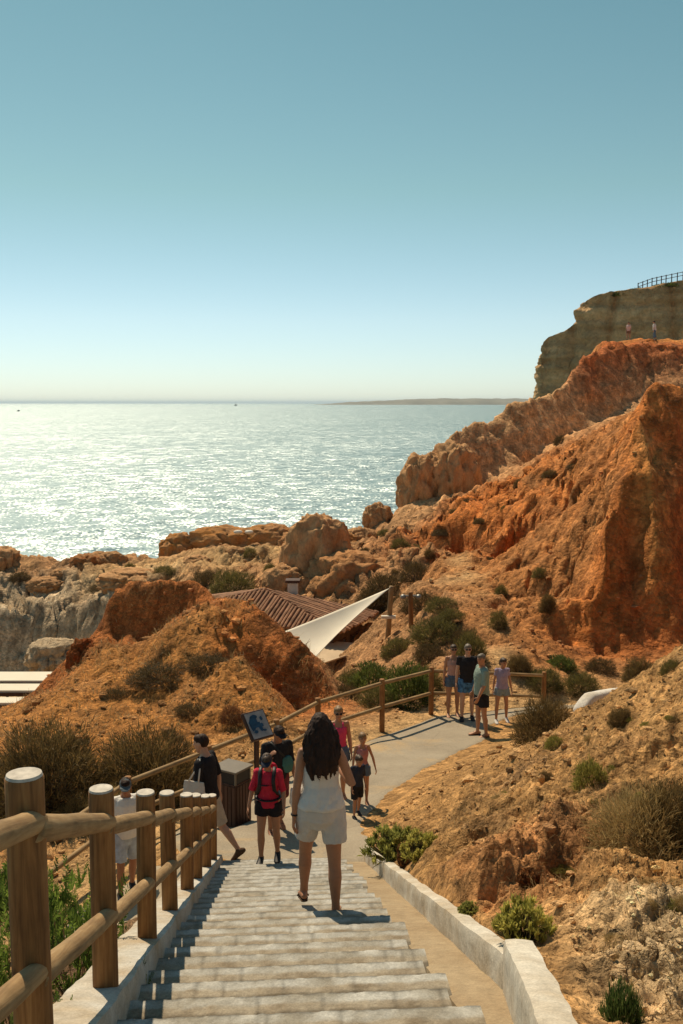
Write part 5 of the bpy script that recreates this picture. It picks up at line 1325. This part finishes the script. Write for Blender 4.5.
BM['dark'] = [bush_mesh(s, 8500, (.045, .033, .014), (.17, .115, .045), (.06, .15), .013, .25, .45, 110, .45) for s in (7, 8)]
BM['yellow'] = [bush_mesh(s, 4200, (.12, .12, .025), (.36, .31, .075), (.08, .17), .028, .5, .45, 50) for s in (9, 10)]
BM['straw'] = [bush_mesh(s, 7500, (.25, .165, .06), (.58, .42, .18), (.12, .30), .008, .35, .4, 90, .3) for s in (11, 12)]
BM['rustb'] = [bush_mesh(13, 6000, (.11, .042, .02), (.28, .12, .05), (.08, .18), .012, .3, .4, 90)]
def ray_ground(px, py, y):
    best = None; prev = None
    for q in np.linspace(y * .80, y * 1.22, 64):
        p = P(px, py, q); d = p[2] - Hat(p[0], p[1])
        if prev is not None and (d < 0) != (prev < 0) and (best is None or abs(q - y) < abs(best - y)): best = q
        prev = d
    return y if best is None else best
def bush(px, py, y, wpx, hpx, typ, lab=None, group=None, name='bush', sink=.06, rz=None, cat='bush'):
    y = ray_ground(px, py, y); p = P(px, py, y); k = y / CT / 1000
    me = BM[typ][rng.integers(len(BM[typ]))]
    o = bpy.data.objects.new(name, me); COL.objects.link(o)
    if not me.materials: me.materials.append(M['leaf'] if typ in ('green', 'yellow', 'olive') else M['twig'])
    z = Hat(p[0], p[1]); rx = wpx * k / 2 * .92; hpx = hpx * .86
    o.location = (p[0], p[1], z - sink); o.scale = (rx, rx, hpx * k); o.rotation_euler = (0, 0, rng.uniform(0, 6.28) if rz is None else rz)
    return tag(o, lab, cat, group)
bush(50, 808, 17.6, 152, 112, 'dry', 'large olive brown dry bush behind the thickest fence post')
bush(150, 804, 18.0, 140, 98, 'dry', 'second dry brown bush, between the large one and the man in black')
bush(20, 800, 17.2, 70, 60, 'dry', 'ragged brown bush low at the left edge of the large dry bush')
bush(108, 828, 15.9, 60, 52, 'straw', 'golden straw coloured tuft in front of the large dry bush')
bush(78, 818, 16.2, 44, 36, 'straw', 'smaller straw tuft under the large dry bush')
bush(160, 682, 23.3, 80, 24, 'dark', 'dark dead shrub on the face of the mound below the rust slab')
bush(208, 666, 22.8, 56, 18, 'dark', 'dry brown shrub on the crest of the mound')
bush(118, 700, 22.4, 44, 18, 'dark', 'small dark shrub low on the left of the mound')
bush(232, 722, 19.9, 30, 22, 'rustb', 'small rust red shrub on the sand above the litter bin')
bush(190, 714, 20.6, 40, 16, 'dark', 'flat brown shrub on the sand below the mound')
bush(290, 700, 21.3, 30, 14, 'rustb', 'low reddish shrub at the foot of the dark mound face')
bush(232, 600, 46.5, 60, 34, 'olive', 'round olive bush on the shelf left behind the pole roof')
bush(205, 592, 50, 40, 24, 'dark', 'dark bush tucked behind the mound slab near the shore rocks')
bush(386, 600, 38, 54, 34, 'dark', 'dark bush behind the top of the sail pole')
bush(436, 640, 33, 70, 30, 'olive', 'wide olive bush right of the lamp pole')
bush(420, 612, 36.5, 50, 24, 'dark', 'dark bush higher up behind the lamp pole')
bush(452, 624, 34, 40, 20, 'olive', 'small olive bush between the lamp pole and the sandy trail')
bush(372, 690, 29, 58, 36, 'green', 'bright green bush below the shade sail')
bush(350, 694, 28, 44, 34, 'olive', 'olive bush below the beige awning')
bush(408, 704, 26.2, 62, 52, 'green', 'tall green bush just behind the path fence')
bush(376, 706, 25.6, 50, 28, 'olive', 'low olive bush behind the second rail of the path fence')
bush(428, 690, 28, 40, 34, 'olive', 'grey green bush behind the fence corner post')
for px_, py_, y_, w_, h_, t_, l_ in [(404, 604, 37.2, 40, 20, 'dark', 'dark scrub directly above the lamp pole top'), (442, 612, 35.5, 44, 18, 'olive', 'olive scrub on the slope between lamp pole and trail'), (464, 642, 31.3, 34, 18, 'dark', 'brown scrub bordering the sandy trail'),
    (398, 656, 31.5, 44, 24, 'olive', 'olive scrub between the sail pole and the lamp pole'), (430, 664, 29.8, 44, 22, 'dark', 'dark scrub at the foot of the lamp pole'), (372, 610, 38.5, 40, 30, 'dark', 'dark scrub left of the sail pole top'), (346, 700, 26.5, 40, 26, 'dark', 'dark scrub where the mound meets the valley'), (416, 580, 41.5, 46, 26, 'dark', 'dark scrub on the rocks highest above the poles')]:
    bush(px_, py_, y_, w_, h_, t_, l_)
bush(470, 664, 27, 44, 42, 'olive', 'rounded olive bush behind the heads of the group of four')
bush(519, 674, 25.6, 34, 24, 'dry', 'ball shaped brown bush on the sand right of the girl in lavender')
bush(546, 742, 17.3, 78, 62, 'dry', 'big round straw brown bush between the group of four and the earth bank')
bush(580, 690, 22.6, 50, 26, 'olive', 'grey green bush behind the big round bush')
bush(545, 690, 23, 44, 26, 'olive', 'olive ground bush left of the white parapet')
bush(600, 672, 24, 40, 20, 'dark', 'dark low bush at the foot of the orange buttress')
bush(560, 668, 25, 40, 18, 'green', 'low green bush on the sand below the orange buttress')
bush(498, 628, 29.5, 24, 22, 'olive', 'small bush beside the sandy trail')
bush(501, 597, 34.5, 18, 16, 'olive', 'little round bush at the upper end of the sandy trail')
bush(548, 612, 32.8, 22, 24, 'dry', 'lone brown tuft on the orange slope above the trail')
bush(640, 842, 6.9, 128, 78, 'straw', 'wide dry straw bush overhanging the earth bank')
bush(668, 838, 7.1, 90, 84, 'dry', 'brown twiggy bush merging with the wide straw bush at the right')
bush(590, 785, 9.0, 44, 40, 'yellow', 'yellow green bush on the bank above the straw bush')
bush(640, 668, 14.0, 44, 30, 'dry', 'grey brown bush on the skyline of the earth bank')
bush(622, 724, 12.5, 36, 24, 'dry', 'dry bush on the bank right of the white parapet')
bush(672, 672, 13.4, 30, 20, 'olive', 'small olive tuft on top of the earth bank at the right')
bush(555, 748, 14.0, 26, 16, 'yellow', 'small yellow green tuft below the big round bush')
bush(500, 800, 11.0, 24, 10, 'straw', 'little straw tuft on the middle of the earth bank')
# scattered low shrubs on rocks and cliff
gS = 'small shrubs scattered over the coastal rocks'; gH = 'small shrubs scattered over the orange hillside'
r3 = np.random.default_rng(21)
for (px, py, y) in [(20, 580, 58), (130, 570, 58), (165, 575, 57), (175, 590, 53), (250, 560, 56), (270, 575, 52), (215, 580, 54), (100, 590, 56), (345, 540, 56), (365, 555, 50), (400, 548, 50), (385, 535, 55)]:
    bush(px, py, y, r3.uniform(14, 30), r3.uniform(7, 14), ['dark', 'olive'][r3.integers(2)], 'small dark scrub growing among the coastal rocks', gS, sink=.12)
for (px, py, y) in [(440, 540, 49), (455, 520, 52), (480, 530, 46), (470, 505, 54), (505, 520, 47), (550, 480, 52), (520, 492, 53), (575, 470, 50), (540, 580, 36), (590, 455, 49), (560, 445, 62), (490, 560, 41), (430, 560, 44), (412, 548, 48), (395, 575, 42)]:
    bush(px, py, y, r3.uniform(12, 26), r3.uniform(6, 13), ['dark', 'olive', 'dry'][r3.integers(3)], 'small scrubby tuft clinging to the orange hillside', gH, sink=.1)
for px, py, y, w, h in [(622, 293, 143, 26, 6), (640, 290, 142.5, 24, 6), (605, 294, 144, 14, 4), (672, 284, 141.5, 40, 5), (662, 287, 142, 20, 5)]:
    p = P(px, py + 1, y); o = bpy.data.objects.new('bush', BM['green'][0]); COL.objects.link(o); k = y / 1000
    o.location = (p[0], p[1] + 1, p[2] - .3); o.scale = (w * k / 2, w * k / 2, h * k); o.rotation_euler = (0, 0, px); tag(o, 'low green bush on the brow of the far headland', 'bush', 'bushes along the headland brow')
for i in range(46):
    px, py = r3.uniform(440, 690), r3.uniform(720, 960)
    y = float(np.interp(py, [650, 720, 800, 900, 960], [14, 12.5, 9.5, 6.2, 4.9]))
    if px < 520 + (py - 820) * .25 and py > 800: continue
    bush(px, py, y, r3.uniform(12, 30) * 8 / y, r3.uniform(6, 13) * 8 / y, ['straw', 'yellow', 'dry', 'straw', 'yellow'][r3.integers(5 if py < 800 else 2)], 'small dry tuft on the sandy earth bank', 'small dry tufts on the earth bank', sink=.03)
# sea fennel: clusters of upright fleshy fingers
def fennel_mesh(seed, n=90, c0=(.24, .24, .045), c1=(.66, .58, .15), per=26):
    r2 = np.random.default_rng(seed); Pb = []; D = []; L_ = []; C_ = []
    for i in range(n):
        a = r2.uniform(0, 6.28); rr_ = math.sqrt(r2.uniform(0, 1)); dx, dy = rr_ * math.cos(a), rr_ * math.sin(a)
        h = (1 - .75 * rr_ ** 2) * r2.uniform(.45, .9); c = np.array([dx, dy, h]); up = np.array([dx * .6, dy * .6, 1.0]); t0 = r2.uniform(0, 1)
        for k in range(per):
            Pb.append(c + r2.normal(0, .03, 3)); D.append(up + r2.normal(0, .55, 3)); L_.append(r2.uniform(.08, .22)); t = np.clip(t0 * .6 + r2.uniform(0, .45), 0, 1); C_.append(np.array(c0) * (1 - t) + np.array(c1) * t)
        for k in range(4): Pb.append(np.array([dx * .3, dy * .3, 0])); D.append(c - Pb[-1] + r2.normal(0, .06, 3)); L_.append(np.linalg.norm(c - Pb[-1])); C_.append(np.array((.09, .075, .03)))
    V, F, Cv = blades(np.array(Pb), np.array(D), np.array(L_), np.full(len(Pb), .046), np.array(C_), r2, .2)
    me = mesh_from_arrays('sea_fennel', V, F, False); set_col(me, Cv); return me
BM['fennel'] = [fennel_mesh(1), fennel_mesh(2)]
BM['fennelg'] = [fennel_mesh(3, 110, (.15, .17, .04), (.48, .46, .12))]
BM['spiky'] = [bush_mesh(31, 2600, (.03, .06, .018), (.12, .17, .045), (.16, .34), .030, 1.5, .25, 20, .25)]
for l in ('fennel', 'fennelg', 'spiky'):
    for m_ in BM[l]: m_.materials.append(M['leaf'])
bush(394, 838, 10.6, 66, 46, 'fennelg', 'green sea fennel spilling over the far end of the white wall', None, 'sea_fennel', .02, None, 'plant')
bush(422, 858, 9.6, 48, 36, 'fennel', 'yellowish sea fennel next to the green clump above the wall', None, 'sea_fennel', .02, None, 'plant')
bush(524, 940, 5.3, 70, 62, 'fennel', 'bright yellow green succulent leaning over the joint of the white wall', None, 'sea_fennel', .02, None, 'plant')
bush(470, 912, 6.3, 26, 14, 'fennelg', 'small succulent tuft at the foot of the jutting earth face', None, 'sea_fennel', .01, None, 'plant')
bush(622, 1022, 4.05, 54, 56, 'spiky', 'green spiky leaved plant at the bottom by the end of the wall', None, 'spiky_plant', .02, None, 'plant')
bush(640, 800, 8.2, 14, 10, 'fennel', 'tiny yellow green tuft above the wide straw bush', None, 'sea_fennel', .01, None, 'plant')
# feathery plants left of the stair fence
def feather_mesh(seed, ns=26):
    r2 = np.random.default_rng(seed); Pb = []; D = []; L_ = []; W_ = []; C_ = []
    for i in range(ns):
        a = r2.uniform(0, 6.28); tip = np.array([math.cos(a) * r2.uniform(.3, 1), math.sin(a) * r2.uniform(.3, 1), r2.uniform(.45, 1.0)])
        base = np.array([r2.normal(0, .08), r2.normal(0, .08), 0]); Pb.append(base); D.append(tip - base); L_.append(np.linalg.norm(tip - base)); W_.append(.022); C_.append(np.array((.12, .075, .04)))
        for k in range(7):                                           # side sprays
            t = r2.uniform(.45, 1.0); o = base + (tip - base) * t; sd = (tip - base) / np.linalg.norm(tip - base) * .5 + r2.normal(0, .6, 3) + np.array([0, 0, .25]); sd /= np.linalg.norm(sd); ln = r2.uniform(.16, .32)
            Pb.append(o); D.append(sd); L_.append(ln); W_.append(.008); C_.append(np.array((.10, .10, .035)))
            tt0 = r2.uniform(0, 1); side = np.cross(sd, r2.normal(size=3)); side /= np.linalg.norm(side)
            for q in range(16):
                f = (q + 1) / 16; s_ = 1 if q % 2 else -1
                Pb.append(o + sd * ln * f); D.append(sd * .55 + side * s_ * .9 + r2.normal(0, .12, 3)); L_.append(.085 * (1.15 - .6 * f)); W_.append(.024); tq = np.clip(tt0 * .7 + r2.uniform(0, .35), 0, 1); C_.append(np.array((.045, .085, .016)) * (1 - tq) + np.array((.22, .30, .05)) * tq)
    V, F, Cv = blades(np.array(Pb), np.array(D), np.array(L_), np.array(W_), np.array(C_), r2, .12)
    me = mesh_from_arrays('feathery_plant', V, F, False); set_col(me, Cv); me.materials.append(M['leaf']); return me
BM['feather'] = [feather_mesh(1), feather_mesh(2), feather_mesh(3)]
for px, py, y, w, h, lab in [(75, 985, 5.6, 130, 150, 'feathery green plant between the first two fence posts by the stairs'), (10, 1000, 5.2, 120, 150, 'feathery green plant at the left edge behind the thickest post'), (40, 930, 7.2, 110, 100, 'taller feathery plant behind the lower fence rail at the left'),
                       (128, 985, 4.95, 50, 70, 'green sprig poking through the rails beside the third post'), (100, 940, 7.0, 70, 70, 'feathery plant half hidden by the second fence post'), (-10, 905, 8.0, 100, 90, 'feathery plant farthest down the slope at the left edge'), (20, 1060, 4.0, 120, 90, 'low feathery plant at the bottom left corner')]:
    p = P(px, py, y); o = bpy.data.objects.new('feathery_plant', BM['feather'][rng.integers(3)]); COL.objects.link(o); k = y / 1000
    o.location = (p[0], p[1], max(Hat(p[0], p[1]) - .05, p[2] - .25)); o.scale = (w * k / 2, w * k / 2, h * k); o.rotation_euler = (0, 0, px * .7); tag(o, lab, 'plant', 'feathery plants below the stair fence')

# stuff: dry grass on the mound and banks, stones and grit
def scatter_grass():
    r2 = np.random.default_rng(77); n = 240000
    a = r2.uniform(-.40, .40, n); l = r2.uniform(math.log(3.4), math.log(32), n); r_ = np.exp(l); x = r_ * np.sin(a); y = r_ * np.cos(a)
    z, c, g, ro = HatN(x, y)
    reg = np.argmax(g, 1); cl = fbm(x * .8, y * .8, x * 0 + 3, 3)
    onst = (x > -1.1 - .066 * y) & (x < 1.5 - .07 * y) & (y < 13)
    dens = np.where(reg == 1, .34, np.where((reg == 0) & (x > .5) & (y < 16), .16, .05)) * np.clip(.45 + cl * 2.0, 0, 1.6)
    keep = (r2.uniform(0, 1, n) < dens) & ~onst & (ro > .09) & (reg != 3); x, y, z = x[keep], y[keep], z[keep]; n = len(x); m = reg[keep] == 1
    D = np.stack([r2.normal(0, .55, n), r2.normal(0, .55, n), np.ones(n)], 1); L_ = np.where(m, r2.uniform(.06, .26, n), r2.uniform(.03, .10, n)); t = r2.uniform(0, 1, n)[:, None]
    V, F, Cv = blades(np.stack([x, y, z - .02], 1), D, L_, np.where(m, .012, .005), np.array((.24, .15, .06)) * (1 - t) + np.array((.50, .37, .18)) * t, r2, .4)
    me = mesh_from_arrays('dry_grass', V, F, False); set_col(me, Cv); tag(link('dry_grass', me, M['twig']), 'dry straw grass on the mound and the earth banks', 'grass', kind='stuff')
scatter_grass()
def scatter_stones():
    r2 = np.random.default_rng(78); n = 110000
    a = r2.uniform(-.40, .42, n); l = r2.uniform(math.log(3.2), math.log(62), n); r_ = np.exp(l); x = r_ * np.sin(a); y = r_ * np.cos(a)
    z, c, g, ro = HatN(x, y); reg = np.argmax(g, 1); cl = fbm(x * .6 + 9, y * .6, x * 0, 3)
    onst = (x > -1.1 - .066 * y) & (x < 1.5 - .07 * y) & (y < 13.2)
    keep = ~onst & (ro > .07) & (r2.uniform(0, 1, n) < np.where(reg == 0, .46, .34) * np.clip(.5 + cl * 1.6, .05, 1.5))
    x, y, z, c, r_ = x[keep], y[keep], z[keep], c[keep], r_[keep]; n = len(x)
    ico = bmesh.new(); bmesh.ops.create_icosphere(ico, subdivisions=1, radius=1); bv = np.array([v.co[:] for v in ico.verts]); bf = np.array([[v.index for v in f.verts] for f in ico.faces]); ico.free()
    sz = np.minimum(.013 * r2.pareto(2.6, n) + .006, .06) * np.clip(r_ / 9, .7, 2.0); S = sz[:, None] * r2.uniform(.6, 1.3, (n, 3)) * np.array([1, 1, .7])
    jit = r2.uniform(.7, 1.25, (n, len(bv), 1)); ca, sa = np.cos(r2.uniform(0, 6.28, n)), np.sin(r2.uniform(0, 6.28, n))
    q = bv[None] * jit * S[:, None, :]; X = q[:, :, 0] * ca[:, None] - q[:, :, 1] * sa[:, None]; Y = q[:, :, 0] * sa[:, None] + q[:, :, 1] * ca[:, None]
    V = np.stack([X + x[:, None], Y + y[:, None], q[:, :, 2] + (z + sz * .25)[:, None]], 2).reshape(-1, 3)
    F = (np.arange(n)[:, None, None] * len(bv) + bf[None]).reshape(-1, 3)
    me = mesh_from_arrays('loose_stones', V, F, False); t = r2.uniform(.75, 1.45, n)[:, None]; set_col(me, np.repeat(np.clip(c * t * 1.0 + .22 * np.array((.42, .30, .18)) * t, 0, .8), len(bv), 0))
    tag(link('loose_stones', me, M['rock']), 'loose stones and grit lying on the earth slopes', 'gravel', kind='stuff')
scatter_stones()

# ------------------------------------------------------------------ light, sky, camera
SUN_AZ, SUN_EL = R(-26), R(54)
sl = bpy.data.lights.new('sun', 'SUN'); sl.energy = 4.3; sl.angle = R(.55); sl.color = (1.0, .82, .58)
so = bpy.data.objects.new('sun', sl); COL.objects.link(so)
dv = Vector((math.sin(SUN_AZ) * math.cos(SUN_EL), math.cos(SUN_AZ) * math.cos(SUN_EL), math.sin(SUN_EL)))
so.rotation_euler = (-dv).to_track_quat('-Z', 'Y').to_euler(); so.location = (-20, 40, 60)
w = bpy.data.worlds.new('World'); scene.world = w; w.use_nodes = True; nt = w.node_tree; bg = nt.nodes['Background']
sk = nt.nodes.new('ShaderNodeTexSky'); sk.sky_type = 'NISHITA'; sk.sun_disc = False; sk.sun_elevation = SUN_EL; sk.sun_rotation = SUN_AZ
sk.altitude = 20; sk.air_density = .8; sk.dust_density = .25; sk.ozone_density = .6
mx = nt.nodes.new('ShaderNodeMix'); mx.data_type = 'RGBA'; mx.blend_type = 'MULTIPLY'; mx.inputs[0].default_value = 1.0; mx.inputs[7].default_value = (1, 1, 1, 1)
tc = nt.nodes.new('ShaderNodeTexCoord'); sx = nt.nodes.new('ShaderNodeSeparateXYZ'); nt.links.new(tc.outputs['Generated'], sx.inputs[0])
rp = ramp(nt, sx.outputs['Z'], [(0.0, (.95, 1.05, 1.15)), (.08, (1.09, 1.14, 1.06)), (.20, (.96, 1.13, .82)), (.36, (.83, 1.10, .79)), (.75, (.76, 1.0, .80))]); nt.links.new(rp, mx.inputs[7])
nt.links.new(sk.outputs[0], mx.inputs[6]); nt.links.new(mx.outputs[2], bg.inputs[0]); bg.inputs[1].default_value = .086

def haze():
    mb = MB(); x0, x1, y0, y1, z0, z1 = -45000, 45000, -60, 65000, SEA_Z - 8.5, 75
    V = [(x, y, z) for x in (x0, x1) for y in (y0, y1) for z in (z0, z1)]
    mb.add(V, [(0, 1, 3, 2), (4, 6, 7, 5), (0, 4, 5, 1), (2, 3, 7, 6), (0, 2, 6, 4), (1, 5, 7, 3)])
    m = bpy.data.materials.new('sea haze'); m.use_nodes = True; nt = m.node_tree; nt.nodes.remove(nt.nodes['Principled BSDF'])
    v = nt.nodes.new('ShaderNodeVolumePrincipled'); v.inputs['Color'].default_value = (.66, .84, 1.0, 1); v.inputs['Density'].default_value = HAZE; v.inputs['Anisotropy'].default_value = .35
    nt.links.new(v.outputs[0], nt.nodes['Material Output'].inputs['Volume'])
    tag(mb.build('haze', m), 'thin pale haze over the sea', 'haze', kind='stuff')
HAZE = 3.2e-5
haze()
cam = bpy.data.cameras.new('camera'); co_ = bpy.data.objects.new('camera', cam); COL.objects.link(co_)
cam.sensor_fit = 'VERTICAL'; cam.sensor_height = 36.0; cam.sensor_width = 24.0; cam.lens = 1000 / 1024 * 36.0
cam.clip_start = .05; cam.clip_end = 100000
co_.rotation_euler = (math.pi / 2 - TH, 0, 0); scene.camera = co_
vs = scene.view_settings; vs.view_transform = 'Standard'; vs.look = 'None'; vs.exposure = 0.2; vs.gamma = 1.0; vs.use_curve_mapping = False
cy = scene.cycles; cy.max_bounces = 6; cy.diffuse_bounces = 3; cy.glossy_bounces = 2; cy.transmission_bounces = 2; cy.sample_clamp_indirect = 6.0
try: cy.use_denoising = True
except Exception: pass
